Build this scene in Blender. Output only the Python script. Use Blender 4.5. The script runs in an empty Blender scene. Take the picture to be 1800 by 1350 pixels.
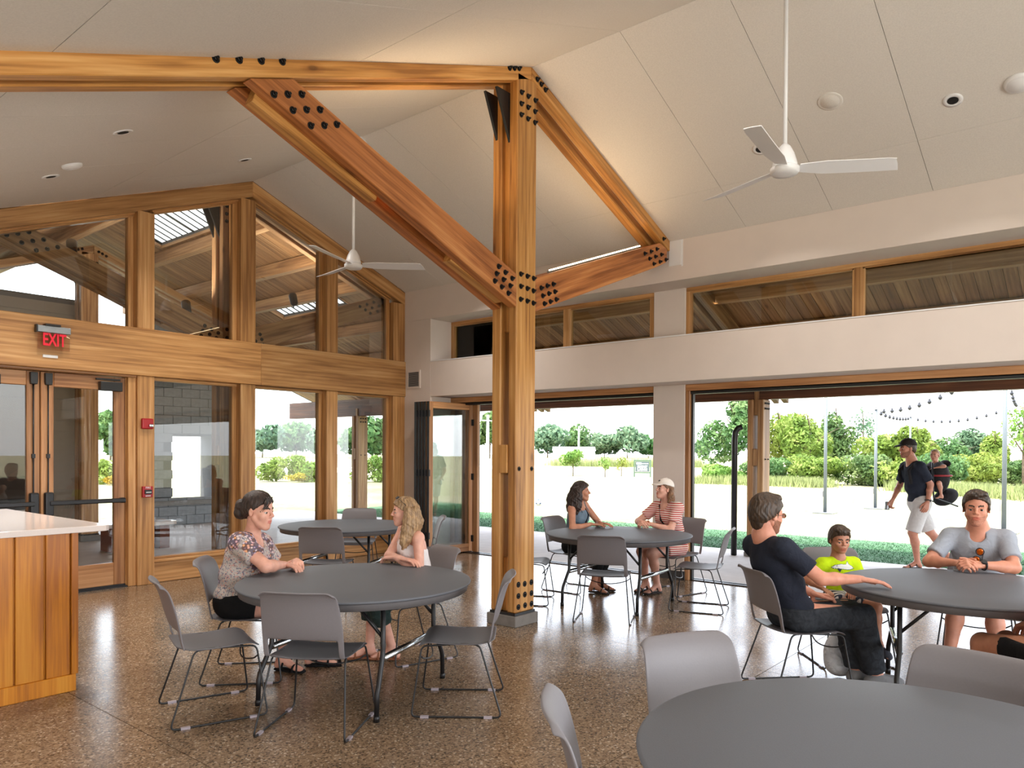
import bpy, bmesh, math, random
from mathutils import Vector, Matrix
import numpy as np

random.seed(7)
rng = np.random.default_rng(7)
S = bpy.context.scene
COL = S.collection
R = math.radians

# ------------------------------------------------------------------ camera
cam_d = bpy.data.cameras.new('camera')
cam = bpy.data.objects.new('camera', cam_d)
COL.objects.link(cam)
yaw, pitch, roll = 0.690819659, -0.00887852426, -0.00523544840
fw = Vector((math.cos(pitch) * math.cos(yaw), math.cos(pitch) * math.sin(yaw), math.sin(pitch)))
rt = Vector((math.sin(yaw), -math.cos(yaw), 0))
dn = fw.cross(rt)
c_, s_ = math.cos(roll), math.sin(roll)
r2, d2 = c_ * rt + s_ * dn, -s_ * rt + c_ * dn
cam.matrix_world = Matrix(((r2.x, -d2.x, -fw.x, 0), (r2.y, -d2.y, -fw.y, 0), (r2.z, -d2.z, -fw.z, 1.594), (0, 0, 0, 1)))
cam_d.sensor_width = 36.0
cam_d.sensor_fit = 'HORIZONTAL'
cam_d.lens = 1321.188 * 36 / 1800
cam_d.shift_y = (806.01 - 675) / 1800
cam_d.clip_end = 600
S.camera = cam

# ------------------------------------------------------------------ world, sun, exposure
W = bpy.data.worlds.new('world')
S.world = W
W.use_nodes = True
wn = W.node_tree
for n in list(wn.nodes):
    wn.nodes.remove(n)
w_out = wn.nodes.new('ShaderNodeOutputWorld')
w_bg = wn.nodes.new('ShaderNodeBackground')
w_sky = wn.nodes.new('ShaderNodeTexSky')
w_sky.sky_type = 'NISHITA'
w_sky.sun_disc = False
w_sky.sun_elevation = R(62)
w_sky.sun_rotation = R(280)
w_sky.air_density = 1.0
w_sky.dust_density = 3.0
w_sky.ozone_density = 1.0
w_mix = wn.nodes.new('ShaderNodeMix')
w_mix.data_type = 'RGBA'
w_mix.inputs[0].default_value = 0.55
w_mix.inputs[7].default_value = (8.0, 8.2, 8.6, 1)          # thin bright summer haze
wn.links.new(w_sky.outputs[0], w_mix.inputs[6])
wn.links.new(w_mix.outputs[2], w_bg.inputs[0])
w_bg.inputs[1].default_value = 1.0
wn.links.new(w_bg.outputs[0], w_out.inputs[0])

sun_d = bpy.data.lights.new('sun', 'SUN')
sun_d.energy = 11.0
sun_d.angle = R(0.6)
sun_d.color = (1.0, 0.95, 0.86)
sun = bpy.data.objects.new('sun', sun_d)
COL.objects.link(sun)
sd = Vector((0.34, -0.13, -0.93))          # travels away from the building: eave shade falls on the lawn
sun.rotation_euler = sd.to_track_quat('-Z', 'Y').to_euler()

def area(name, loc, direction, sx, sy, power, color=(1, 1, 1), spread=None):
    d = bpy.data.lights.new(name, 'AREA')
    d.shape = 'RECTANGLE'
    d.size, d.size_y = sx, sy
    d.energy = power
    d.color = color
    if spread:
        d.spread = spread
    o = bpy.data.objects.new(name, d)
    COL.objects.link(o)
    o.location = loc
    o.rotation_euler = Vector(direction).to_track_quat('-Z', 'Z').to_euler()
    return o

# added fill lights at the openings of the two unseen walls
area('rear_fill', (2.4, -4.7, 1.9), (0, 1, -0.03), 6.5, 3.0, 350, (1.0, 0.985, 0.97))
area('side_fill', (-1.3, 1.6, 1.55), (1, 0.35, 0.12), 7.6, 1.7, 130, (1.0, 0.985, 0.97))

S.view_settings.view_transform = 'Standard'
S.view_settings.look = 'None'
S.view_settings.exposure = -0.18
S.view_settings.gamma = 1.0
S.view_settings.use_curve_mapping = False
S.cycles.max_bounces = 8
S.cycles.diffuse_bounces = 4
S.cycles.glossy_bounces = 4
S.cycles.transparent_max_bounces = 16
S.cycles.sample_clamp_indirect = 8.0
S.cycles.caustics_reflective = False
S.cycles.caustics_refractive = False
S.cycles.use_denoising = True

# ------------------------------------------------------------------ helpers
def lin(r, g, b):
    f = lambda c: (c / 255 / 12.92) if c / 255 <= 0.04045 else ((c / 255 + 0.055) / 1.055) ** 2.4
    return (f(r), f(g), f(b), 1.0)

class NT:
    def __init__(s, name):
        s.m = bpy.data.materials.new(name)
        s.m.use_nodes = True
        s.t = s.m.node_tree
        s.b = s.t.nodes['Principled BSDF']
    def n(s, typ, **kw):
        x = s.t.nodes.new('ShaderNode' + typ)
        for k, v in kw.items():
            setattr(x, k, v)
        return x
    def l(s, a, b):
        s.t.links.new(a, b)
    def ramp(s, src, stops):
        r = s.n('ValToRGB')
        e = r.color_ramp.elements
        while len(e) < len(stops):
            e.new(0.5)
        for i, (p, c) in enumerate(stops):
            e[i].position = p
            e[i].color = c
        s.l(src, r.inputs[0])
        return r
    def coords(s, scale=(1, 1, 1), kind='Object'):
        tc = s.n('TexCoord')
        mp = s.n('Mapping')
        mp.inputs['Scale'].default_value = scale
        s.l(tc.outputs[kind], mp.inputs[0])
        return mp
    def bump(s, src, strength, dist=0.01):
        b = s.n('Bump')
        b.inputs['Strength'].default_value = strength
        b.inputs['Distance'].default_value = dist
        s.l(src, b.inputs['Height'])
        s.l(b.outputs[0], s.b.inputs['Normal'])

def plain(name, col, rough=0.5, metal=0.0, noise=0.0, nscale=30, bump=0.0, spec=None, emit=None, estr=0):
    m = NT(name)
    m.b.inputs['Base Color'].default_value = col
    m.b.inputs['Roughness'].default_value = rough
    m.b.inputs['Metallic'].default_value = metal
    if spec is not None:
        m.b.inputs['Specular IOR Level'].default_value = spec
    if noise or bump:
        mp = m.coords()
        nz = m.n('TexNoise')
        nz.inputs['Scale'].default_value = nscale
        nz.inputs['Detail'].default_value = 4
        m.l(mp.outputs[0], nz.inputs['Vector'])
        if noise:
            lo = tuple(c * (1 - noise) for c in col[:3]) + (1,)
            hi = tuple(min(1, c * (1 + noise)) for c in col[:3]) + (1,)
            rp = m.ramp(nz.outputs['Fac'], [(0.3, lo), (0.7, hi)])
            m.l(rp.outputs[0], m.b.inputs['Base Color'])
        if bump:
            m.bump(nz.outputs['Fac'], bump)
    if emit:
        m.b.inputs['Emission Color'].default_value = emit
        m.b.inputs['Emission Strength'].default_value = estr
    return m.m

def wood(name, dark, mid, light, rough=0.45, grain=1.0, knots=True, axis=0, vary=.16):
    """timber with the grain along the object's own X axis"""
    m = NT(name)
    tc = m.n('TexCoord')
    oi = m.n('ObjectInfo')
    off = m.n('VectorMath', operation='SCALE')
    cmb = m.n('CombineXYZ')
    for i in range(3):
        m.l(oi.outputs['Random'], cmb.inputs[i])
    m.l(cmb.outputs[0], off.inputs[0])
    off.inputs['Scale'].default_value = 37.0
    add = m.n('VectorMath', operation='ADD')
    m.l(tc.outputs['Object'], add.inputs[0])
    m.l(off.outputs[0], add.inputs[1])
    def mapped(sc):
        mp = m.n('Mapping')
        mp.inputs['Scale'].default_value = sc if axis == 0 else (sc[1], sc[2], sc[0])
        m.l(add.outputs[0], mp.inputs[0])
        return mp.outputs[0]
    big = m.n('TexNoise')
    big.inputs['Scale'].default_value = 1.0
    big.inputs['Detail'].default_value = 3
    big.inputs['Distortion'].default_value = 1.2
    m.l(mapped((0.45, 5.5, 5.5)), big.inputs['Vector'])
    wv = m.n('TexWave', wave_type='RINGS', rings_direction='X')
    wv.inputs['Scale'].default_value = 1.6 * grain
    wv.inputs['Distortion'].default_value = 5.0
    wv.inputs['Detail'].default_value = 3.0
    wv.inputs['Detail Scale'].default_value = 0.8
    m.l(mapped((0.35, 5, 5)), wv.inputs['Vector'])
    fine = m.n('TexNoise')
    fine.inputs['Scale'].default_value = 1.0
    fine.inputs['Detail'].default_value = 5
    m.l(mapped((2.2, 70, 70)), fine.inputs['Vector'])
    a = m.n('Math', operation='MULTIPLY'); a.inputs[1].default_value = 0.60
    m.l(big.outputs['Fac'], a.inputs[0])
    b = m.n('Math', operation='MULTIPLY_ADD'); b.inputs[1].default_value = 0.07
    m.l(wv.outputs['Fac'], b.inputs[0]); m.l(a.outputs[0], b.inputs[2])
    c = m.n('Math', operation='MULTIPLY_ADD'); c.inputs[1].default_value = 0.30
    m.l(fine.outputs['Fac'], c.inputs[0]); m.l(b.outputs[0], c.inputs[2])
    rp = m.ramp(c.outputs[0], [(0.36, dark), (0.50, mid), (0.65, light)])
    colout = rp.outputs[0]
    if knots:
        vo = m.n('TexVoronoi')
        vo.inputs['Scale'].default_value = 1.0
        m.l(mapped((1.3, 3.4, 3.4)), vo.inputs['Vector'])
        kr = m.ramp(vo.outputs['Distance'], [(0.04, (0.30, 0.24, 0.2, 1)), (0.075, (0.75, 0.66, 0.6, 1)), (0.16, (1, 1, 1, 1))])
        mx = m.n('Mix', data_type='RGBA', blend_type='MULTIPLY')
        mx.inputs[0].default_value = 0.8
        m.l(colout, mx.inputs[6]); m.l(kr.outputs[0], mx.inputs[7])
        colout = mx.outputs[2]
    # each piece of timber its own tone
    hs = m.n('HueSaturation')
    vr = m.n('MapRange')
    vr.inputs['To Min'].default_value = 1 - vary
    vr.inputs['To Max'].default_value = 1 + vary
    m.l(oi.outputs['Random'], vr.inputs['Value'])
    m.l(vr.outputs[0], hs.inputs['Value'])
    m.l(colout, hs.inputs['Color'])
    m.l(hs.outputs[0], m.b.inputs['Base Color'])
    m.b.inputs['Roughness'].default_value = rough
    m.bump(c.outputs[0], 0.12, 0.004)
    return m.m

def glass(name, tint=(0.96, 0.98, 0.97, 1), ior=1.5, extra=0.03):
    m = NT(name)
    t = m.t
    tr = m.n('BsdfTransparent'); tr.inputs[0].default_value = tint
    gl = m.n('BsdfGlossy'); gl.inputs['Roughness'].default_value = 0.0
    fr = m.n('Fresnel'); fr.inputs['IOR'].default_value = ior
    ad = m.n('Math', operation='MULTIPLY_ADD'); ad.inputs[1].default_value = 1.15; ad.inputs[2].default_value = extra
    m.l(fr.outputs[0], ad.inputs[0])
    mx = m.n('MixShader')
    m.l(ad.outputs[0], mx.inputs[0]); m.l(tr.outputs[0], mx.inputs[1]); m.l(gl.outputs[0], mx.inputs[2])
    m.l(mx.outputs[0], t.nodes['Material Output'].inputs[0])
    t.nodes.remove(m.b)
    return m.m

class MB:
    """collects boxes, prisms, tubes and lathes into one mesh"""
    def __init__(s):
        s.v, s.f = [], []
    def add(s, vs, fs):
        o = len(s.v)
        s.v += [tuple(v) for v in vs]
        s.f += [tuple(i + o for i in f) for f in fs]
        return s
    def box(s, x0, x1, y0, y1, z0, z1):
        vs = [(x, y, z) for x in (x0, x1) for y in (y0, y1) for z in (z0, z1)]
        fs = [(0, 1, 3, 2), (4, 6, 7, 5), (0, 4, 5, 1), (2, 3, 7, 6), (0, 2, 6, 4), (1, 5, 7, 3)]
        return s.add(vs, fs)
    def prism(s, pts, a, b, axis='y'):
        """pts: 2D outline; extruded from a to b along axis"""
        def mk(p, t):
            return {'y': (p[0], t, p[1]), 'x': (t, p[0], p[1]), 'z': (p[0], p[1], t)}[axis]
        n = len(pts)
        vs = [mk(p, a) for p in pts] + [mk(p, b) for p in pts]
        fs = [tuple(range(n))[::-1], tuple(range(n, 2 * n))] + [(i, (i + 1) % n, n + (i + 1) % n, n + i) for i in range(n)]
        return s.add(vs, fs)
    def tube(s, path, r, seg=8, closed=False, cap=True):
        P = [Vector(p) for p in path]
        n = len(P)
        rs = r if isinstance(r, (list, tuple)) else [r] * n
        rings = []
        prev = None
        for i in range(n):
            if closed:
                t = (P[(i + 1) % n] - P[i - 1])
            else:
                t = P[min(i + 1, n - 1)] - P[max(i - 1, 0)]
            t.normalize()
            if prev is None:
                u = t.orthogonal().normalized()
            else:
                u = (prev - prev.dot(t) * t)
                u = u.normalized() if u.length > 1e-6 else t.orthogonal().normalized()
            prev = u
            w = t.cross(u)
            rings.append([P[i] + rs[i] * (math.cos(2 * PI * k / seg) * u + math.sin(2 * PI * k / seg) * w) for k in range(seg)])
        vs = [v for rg in rings for v in rg]
        fs = []
        m = n if closed else n - 1
        for i in range(m):
            j = (i + 1) % n
            for k in range(seg):
                k2 = (k + 1) % seg
                fs.append((i * seg + k, i * seg + k2, j * seg + k2, j * seg + k))
        if cap and not closed:
            fs.append(tuple(range(seg))[::-1])
            fs.append(tuple((n - 1) * seg + k for k in range(seg)))
        return s.add(vs, fs)
    def lathe(s, prof, seg=24, c=(0, 0, 0)):
        """prof: list of (radius, z)"""
        vs, fs = [], []
        for r, z in prof:
            for k in range(seg):
                a = 2 * PI * k / seg
                vs.append((c[0] + r * math.cos(a), c[1] + r * math.sin(a), c[2] + z))
        for i in range(len(prof) - 1):
            for k in range(seg):
                k2 = (k + 1) % seg
                fs.append((i * seg + k, i * seg + k2, (i + 1) * seg + k2, (i + 1) * seg + k))
        fs.append(tuple(range(seg))[::-1])
        fs.append(tuple((len(prof) - 1) * seg + k for k in range(seg)))
        return s.add(vs, fs)
    def grid(s, rows):
        """rows: list of equal-length lists of points"""
        n = len(rows[0])
        vs = [p for r in rows for p in r]
        fs = [(i * n + j, i * n + j + 1, (i + 1) * n + j + 1, (i + 1) * n + j) for i in range(len(rows) - 1) for j in range(n - 1)]
        return s.add(vs, fs)
    def mesh(s, name='mesh', smooth=False):
        me = bpy.data.meshes.new(name)
        me.from_pydata(s.v, [], s.f)
        bm = bmesh.new(); bm.from_mesh(me)
        bmesh.ops.recalc_face_normals(bm, faces=bm.faces)
        bm.to_mesh(me); bm.free()
        if smooth:
            me.polygons.foreach_set('use_smooth', [True] * len(me.polygons))
        return me

PI = math.pi

def obj(name, mesh, mat=None, parent=None, smooth=False, loc=None):
    if isinstance(mesh, MB):
        mesh = mesh.mesh(name, smooth)
    o = bpy.data.objects.new(name, mesh)
    if mat is not None and mesh is not None and not mesh.materials:
        for mm in (mat if isinstance(mat, (list, tuple)) else [mat]):
            mesh.materials.append(mm)
    COL.objects.link(o)
    if parent:
        o.parent = parent
        if parent.name in WORLD:
            o.matrix_parent_inverse = parent.matrix_basis.inverted()
            WORLD.add(o.name)
    if loc:
        o.location = loc
    return o

def bevel(o, w=0.004, seg=2, angle=40):
    md = o.modifiers.new('bevel', 'BEVEL')
    md.width = w; md.segments = seg; md.limit_method = 'ANGLE'; md.angle_limit = R(angle)
    return o

def subsurf(o, lv=1):
    md = o.modifiers.new('sub', 'SUBSURF'); md.levels = lv; md.render_levels = lv
    return o

WORLD = set()          # things whose parts are written in room coordinates

def empty(name, loc=(0, 0, 0), rz=0, world=False):
    o = bpy.data.objects.new(name, None)
    o.empty_display_size = 0.1
    COL.objects.link(o)
    o.location = loc
    o.rotation_euler = (0, 0, rz)
    if world:
        WORLD.add(o.name)
    return o

def tag(o, label=None, cat=None, group=None, kind=None):
    if label: o['label'] = label
    if cat: o['category'] = cat
    if group: o['group'] = group
    if kind: o['kind'] = kind
    return o

def copy_tree(o, parent=None):
    c = o.copy()
    COL.objects.link(c)
    c.parent = parent
    for ch in o.children:
        copy_tree(ch, c)
    return c

def timber(name, p0, p1, w, d, mat, parent=None, up=(0, 0, 1), bev=0.006):
    """squared timber from p0 to p1; w across (horizontal), d along up"""
    p0, p1 = Vector(p0), Vector(p1)
    x = (p1 - p0); L = x.length; x.normalize()
    z = Vector(up); z = (z - z.dot(x) * x).normalized()
    y = z.cross(x)
    o = obj(name, MB().box(0, L, -w / 2, w / 2, -d / 2, d / 2), mat, parent)
    o.matrix_basis = Matrix(((x.x, y.x, z.x, p0.x), (x.y, y.y, z.y, p0.y), (x.z, y.z, z.z, p0.z), (0, 0, 0, 1)))
    if bev:
        bevel(o, bev, 1)
    return o

def cut_timber(name, pts, y0, y1, ang, mat, parent=None, bev=0.006):
    """timber lying in a plane y = const with an outline pts (x, z); grain along angle ang in that plane"""
    ca, sa = math.cos(ang), math.sin(ang)
    ox, oz = pts[0]
    loc = [((x - ox) * ca + (z - oz) * sa, -(x - ox) * sa + (z - oz) * ca) for x, z in pts]
    o = obj(name, MB().prism(loc, y0, y1), mat, parent)
    o.location = (ox, 0, oz)
    o.rotation_euler = (0, -ang, 0)
    if bev:
        bevel(o, bev, 1)
    return o

# ------------------------------------------------------------------ materials
FIR = wood('fir_timber', lin(142, 92, 42), lin(190, 134, 70), lin(214, 164, 102), 0.42)
FIR_RED = wood('fir_brace', lin(132, 74, 32), lin(178, 110, 58), lin(204, 142, 86), 0.42)
FIR_TRIM = wood('fir_trim', lin(148, 102, 58), lin(188, 138, 84), lin(210, 166, 114), 0.42, knots=False)
CEDAR = wood('door_wood', lin(148, 98, 60), lin(184, 132, 86), lin(206, 156, 110), 0.40, knots=False)
PORCH = wood('porch_timber', lin(128, 88, 54), lin(172, 128, 86), lin(204, 164, 118), 0.55)
DECK = wood('porch_deck_board', lin(118, 80, 46), lin(152, 110, 70), lin(180, 140, 96), 0.6, knots=True)
BIRCH = wood('stained_birch', lin(158, 90, 14), lin(198, 124, 26), lin(216, 150, 50), 0.38, grain=0.5, vary=.06, knots=False, axis=1)
BROWN = wood('brown_header', lin(70, 36, 22), lin(104, 60, 38), lin(130, 80, 52), 0.5, knots=False)
WHITE = plain('white_wall_paint', lin(222, 210, 202), 0.75, noise=0.02, nscale=4)
CEIL_M = plain('ceiling_board', lin(224, 219, 213), 0.9, noise=0.05, nscale=90, bump=0.15)
BLACK = plain('black_metal', lin(26, 26, 28), 0.38, noise=0.1, nscale=60)
BOLT = plain('black_bolt', lin(20, 20, 22), 0.34, 0.4, noise=0.1, nscale=40)
STEEL = plain('galvanised_steel', lin(150, 156, 160), 0.35, 0.9, noise=0.06, nscale=20)
CHROME = plain('polished_tube', lin(190, 195, 198), 0.22, 1.0, noise=0.03, nscale=20)
FANW = plain('white_enamel', lin(236, 236, 238), 0.35, noise=0.01, nscale=10)
RED = plain('red_alarm_plastic', lin(170, 24, 34), 0.35, noise=0.05, nscale=20)
SIGNRED = plain('red_lettering', lin(205, 16, 44), 0.5, noise=0.03, nscale=20, emit=lin(220, 20, 50), estr=0.5)
CONC = plain('concrete_footing', lin(122, 117, 112), 0.7, noise=0.12, nscale=12, bump=0.1)
GLASS = glass('window_glass', extra=0.0)
GLASSD = glass('door_glass', extra=0.0)
QUARTZ = plain('pale_quartz', lin(226, 214, 208), 0.12, noise=0.03, nscale=160)
LAMP = plain('warm_strip_light', (1, 0.8, 0.55, 1), 0.5, noise=0.01, emit=(1.0, 0.72, 0.42, 1), estr=14)
DARKHOLE = plain('dark_recess', lin(14, 12, 12), 0.8, noise=0.1)
LGREY = plain('grey_vent', lin(150, 148, 148), 0.5, noise=0.04)
ASPHALT_BASE = plain('dark_baseboard', lin(64, 62, 62), 0.5, noise=0.05)
PLASTIC_CLEAR = glass('clear_sign_plate', (0.99, 0.93, 0.92, 1), extra=0.03)

# polished concrete with exposed aggregate
def terrazzo():
    m = NT('polished_aggregate_concrete')
    mp = m.coords((1, 1, 1))
    v1 = m.n('TexVoronoi'); v1.inputs['Scale'].default_value = 95
    v2 = m.n('TexVoronoi'); v2.inputs['Scale'].default_value = 170
    nz = m.n('TexNoise'); nz.inputs['Scale'].default_value = 1.3; nz.inputs['Detail'].default_value = 4
    for x in (v1, v2, nz):
        m.l(mp.outputs[0], x.inputs['Vector'])
    sep = m.n('SeparateColor'); m.l(v1.outputs['Color'], sep.inputs[0])
    st = m.ramp(sep.outputs[0], [(0.0, lin(44, 36, 30)), (0.17, lin(130, 106, 84)), (0.45, lin(156, 130, 104)), (0.78, lin(180, 154, 126)), (0.95, lin(226, 208, 186))])
    st.color_ramp.interpolation = 'CONSTANT'
    sep2 = m.n('SeparateColor'); m.l(v2.outputs['Color'], sep2.inputs[0])
    st2 = m.ramp(sep2.outputs[1], [(0.0, lin(80, 64, 52)), (0.25, lin(144, 120, 98)), (0.9, lin(170, 146, 120)), (1.0, lin(206, 184, 160))])
    mx = m.n('Mix', data_type='RGBA'); mx.inputs[0].default_value = 0.35
    m.l(st.outputs[0], mx.inputs[6]); m.l(st2.outputs[0], mx.inputs[7])
    cl = m.ramp(nz.outputs['Fac'], [(0.3, (0.62, 0.63, 0.64, 1)), (0.7, (0.82, 0.82, 0.82, 1))])
    mm = m.n('Mix', data_type='RGBA', blend_type='MULTIPLY'); mm.inputs[0].default_value = 1.0
    m.l(mx.outputs[2], mm.inputs[6]); m.l(cl.outputs[0], mm.inputs[7])
    m.l(mm.outputs[2], m.b.inputs['Base Color'])
    rr = m.ramp(nz.outputs['Fac'], [(0.3, (0.14, 0.14, 0.14, 1)), (0.7, (0.24, 0.24, 0.24, 1))])
    m.l(rr.outputs[0], m.b.inputs['Roughness'])
    m.b.inputs['Specular IOR Level'].default_value = 0.40
    return m.m
FLOOR_M = terrazzo()
PORCH_SLAB = plain('porch_concrete', lin(196, 190, 186), 0.75, noise=0.07, nscale=5, bump=0.05)
JOINT = plain('saw_cut_joint', lin(66, 52, 42), 0.9, noise=0.1)

# ------------------------------------------------------------------ room shell
RX, RZ, SL = 5.471, 5.142, 0.3766          # ridge x, ridge height, roof slope
def zc(x):
    return RZ - SL * abs(x - RX)
YG, XR, XW = 8.98, 8.17, 8.60              # far gable wall plane, right wall plane, door/window plane of the right wall
X0, Y0 = -1.6, -5.0                        # left wall, rear wall (behind the camera)

# floor: saw-cut slabs on a dark bed
floor = tag(obj('floor', MB().box(X0, 8.78, Y0, 9.2, -0.25, -0.012), JOINT), 'polished brown concrete floor with exposed aggregate', 'floor', kind='structure')
xs = [X0, 1.94, 5.41, 8.74]
ys = [Y0, -1.5, 2.06, 6.55, 9.16]
for i in range(3):
    for j in range(4):
        obj('floor_slab', MB().box(xs[i] + .0025, xs[i + 1] - .0025, ys[j] + .0025, ys[j + 1] - .0025, -0.012, 0.0), FLOOR_M, floor)

# ceiling: two slopes of boards with open joints under a backing
bk = MB()
bk.prism([(X0, zc(X0) + .02), (RX, RZ + .02), (8.75, zc(8.75) + .02), (8.75, zc(8.75) + .12), (RX, RZ + .13), (X0, zc(X0) + .12)], Y0, 9.0)
ceiling = tag(obj('ceiling', bk, plain('ceiling_backing', lin(96, 90, 84), 0.9, noise=0.05)), 'pale vaulted ceiling of large boards meeting at a ridge', 'ceiling', kind='structure')
rows = [-5.0, -4.07, -3.14, -2.21, -1.28, -0.35, 0.58, 1.51, 2.44, 3.37, 4.455, 5.52, 6.38, 7.24, 8.10, 8.98]
G = .0022
def panel(xa, xb, ya, yb):
    pts = [(xa, zc(xa)), (xb, zc(xb)), (xb, zc(xb) + .018), (xa, zc(xa) + .018)]
    obj('panel', MB().prism(pts, ya + G, yb - G), CEIL_M, ceiling)
for a, b in zip(rows[:-1], rows[1:]):
    for xa, xb in ((X0, -.52), (-.52, 1.48), (1.48, 3.47), (3.47, RX)):
        panel(xa + G, xb - G, a, b)
    for xa, xb in ((RX, 7.478), (7.478, XR)):
        panel(xa + G, xb - G, a, b)

# unseen walls behind the camera; window openings added to let daylight in
wl = MB()
wl.box(X0 - .2, X0, Y0, -2.4, 0, 2.6).box(X0 - .2, X0, 5.6, 9.1, 0, 2.6).box(X0 - .2, X0, -2.4, 5.6, 0, .6).box(X0 - .2, X0, -2.4, 5.6, 2.45, 2.6)
tag(obj('wall_left', wl, WHITE), 'white side wall with a long window opening', 'wall', kind='structure')
wb = MB()
wb.box(X0 - .2, -1.0, Y0 - .2, Y0, 0, 2.9).box(8.0, 8.8, Y0 - .2, Y0, 0, 4.3).box(-1.0, 8.0, Y0 - .2, Y0, 0, .3)
wb.prism([(-1.0, 2.85), (8.0, 4.1), (RX, RZ + .1), (X0, zc(X0) + .1)], Y0 - .2, Y0)
tag(obj('wall_rear', wb, WHITE), 'white rear wall with a wide window opening', 'wall', kind='structure')

# right wall: bulkhead, clerestory niche, pier
wr = MB()
wr.box(XR, 8.80, Y0, YG + .2, 3.65, 4.30)                  # above the clerestory
wr.box(XR, 8.80, Y0, 8.40, 2.445, 2.985)                   # bulkhead between doors and clerestory
wr.box(XR, 8.80, 8.40, YG + .2, 0, 3.65)                   # end wall beside the gable
wr.box(XW, 8.80, 4.32, 4.76, 0, 2.445)                     # pier, lower
wr.box(XW, 8.80, 4.32, 4.76, 2.985, 3.65)                  # pier, upper
wall_r = tag(obj('wall_right', wr, WHITE), 'white wall with folding door openings and clerestory windows', 'wall', kind='structure')
bevel(wall_r, .004, 1)
obj('sill_bead', MB().box(XR - .006, 8.62, Y0, 8.40, 2.985, 2.997), FANW, wall_r)
tr = tag(obj('trim_1', MB().box(XR - .008, XR, 4.16, 4.32, 3.83, zc(XR)).box(XR - .004, XR, 4.14, 4.16, 3.81, zc(XR)), FANW), 'white cover plate on the wall behind the truss end', 'trim', kind='structure')
bb = MB().box(XW - .012, XW, 4.31, 4.77, 0, .11).box(XW - .012, 8.72, 4.308, 4.32, 0, .11)
tag(obj('baseboard_right', bb, ASPHALT_BASE), 'dark grey baseboard around the pier', 'baseboard', kind='structure')

# clerestory windows in the right wall
def frame_x(name, x0, x1, ya, yb, za, zb, mull, parent, mat, t=.05, pane_x=None):
    """window frame in a plane x = const, pane children"""
    px_ = pane_x if pane_x else (x0 + x1) / 2
    timber('frame_rail', ((x0 + x1) / 2, ya, zb - t / 2), ((x0 + x1) / 2, yb, zb - t / 2), x1 - x0, t, mat, parent, bev=.004)
    timber('frame_rail', ((x0 + x1) / 2, ya, za + t / 4), ((x0 + x1) / 2, yb, za + t / 4), x1 - x0, t / 2, mat, parent, bev=.004)
    edges = [ya, yb]
    timber('frame_stile', ((x0 + x1) / 2, ya + t / 2, za), ((x0 + x1) / 2, ya + t / 2, zb - t), t, x1 - x0, mat, parent, up=(1, 0, 0), bev=.004)
    timber('frame_stile', ((x0 + x1) / 2, yb - t / 2, za), ((x0 + x1) / 2, yb - t / 2, zb - t), t, x1 - x0, mat, parent, up=(1, 0, 0), bev=.004)
    seg = [ya + t]
    for m_ in mull:
        timber('mullion', ((x0 + x1) / 2, m_, za), ((x0 + x1) / 2, m_, zb - t), .085, x1 - x0, mat, parent, up=(1, 0, 0), bev=.004)
        # inner bead of the mullion, a step proud on both panes
        seg += [m_ - .0425, m_ + .0425]
    seg.append(yb - t)
    for a, b in zip(seg[0::2], seg[1::2]):
        obj('pane', MB().box(px_ - .004, px_ + .004, a - .005, b + .005, za + t / 3, zb - t + .005), GLASS, parent)
        # stepped inner bead
        for args in ((a, a + .022, za, zb - t), (b - .022, b, za, zb - t)):
            timber('bead', (px_ - .025, (args[0] + args[1]) / 2, args[2]), (px_ - .025, (args[0] + args[1]) / 2, args[3]), .022, .045, mat, parent, up=(1, 0, 0), bev=.003)
        timber('bead', (px_ - .025, a + .022, zb - t - .011), (px_ - .025, b - .022, zb - t - .011), .045, .022, mat, parent, bev=.003)

w1 = tag(empty('window_1', (8.66, 6.58, 2.99), world=True), 'clerestory window strip left of the pier, over the folded doors', 'window', kind='structure')
frame_x('w', 8.62, 8.72, 4.76, 8.40, 2.99, 3.65, [6.14], w1, FIR_TRIM)
w2 = tag(empty('window_2', (8.66, 0, 2.99), world=True), 'long clerestory window strip right of the pier', 'window', kind='structure')
frame_x('w', 8.62, 8.72, Y0, 4.32, 2.99, 3.65, [2.30, -0.3, -2.7], w2, FIR_TRIM)

# heads, jambs and tracks of the two big door openings
for k, (ya, yb) in enumerate(((4.76, 8.40), (Y0, 4.32))):
    t_ = tag(empty('trim_%d' % (k + 2), (8.67, (ya + yb) / 2, 2.4), world=True),
             ('wooden head, black track and sill of the left door opening', 'wooden head, jamb, black track and sill of the right door opening')[k], 'trim', kind='structure')
    timber('head', (8.68, ya, 2.405), (8.68, yb, 2.405), .13, .08, CEDAR, t_)
    obj('track', MB().box(8.64, 8.665, ya, yb, 2.325, 2.365).box(8.69, 8.715, ya, yb, 2.325, 2.365).box(8.64, 8.715, ya, yb, 2.355, 2.366), BLACK, t_)
    obj('floor_track', MB().box(8.66, 8.73, ya, yb, 0, .012).box(8.735, 8.775, ya, yb, 0, .018), BLACK, t_)
    timber('jamb', (8.665, yb - .03, 0), (8.665, yb - .03, 2.365), .06, .10, CEDAR, t_, up=(1, 0, 0))
    obj('jamb_seal', MB().box(8.66, 8.715, yb - .085, yb - .06, 0, 2.33), BLACK, t_)

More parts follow.
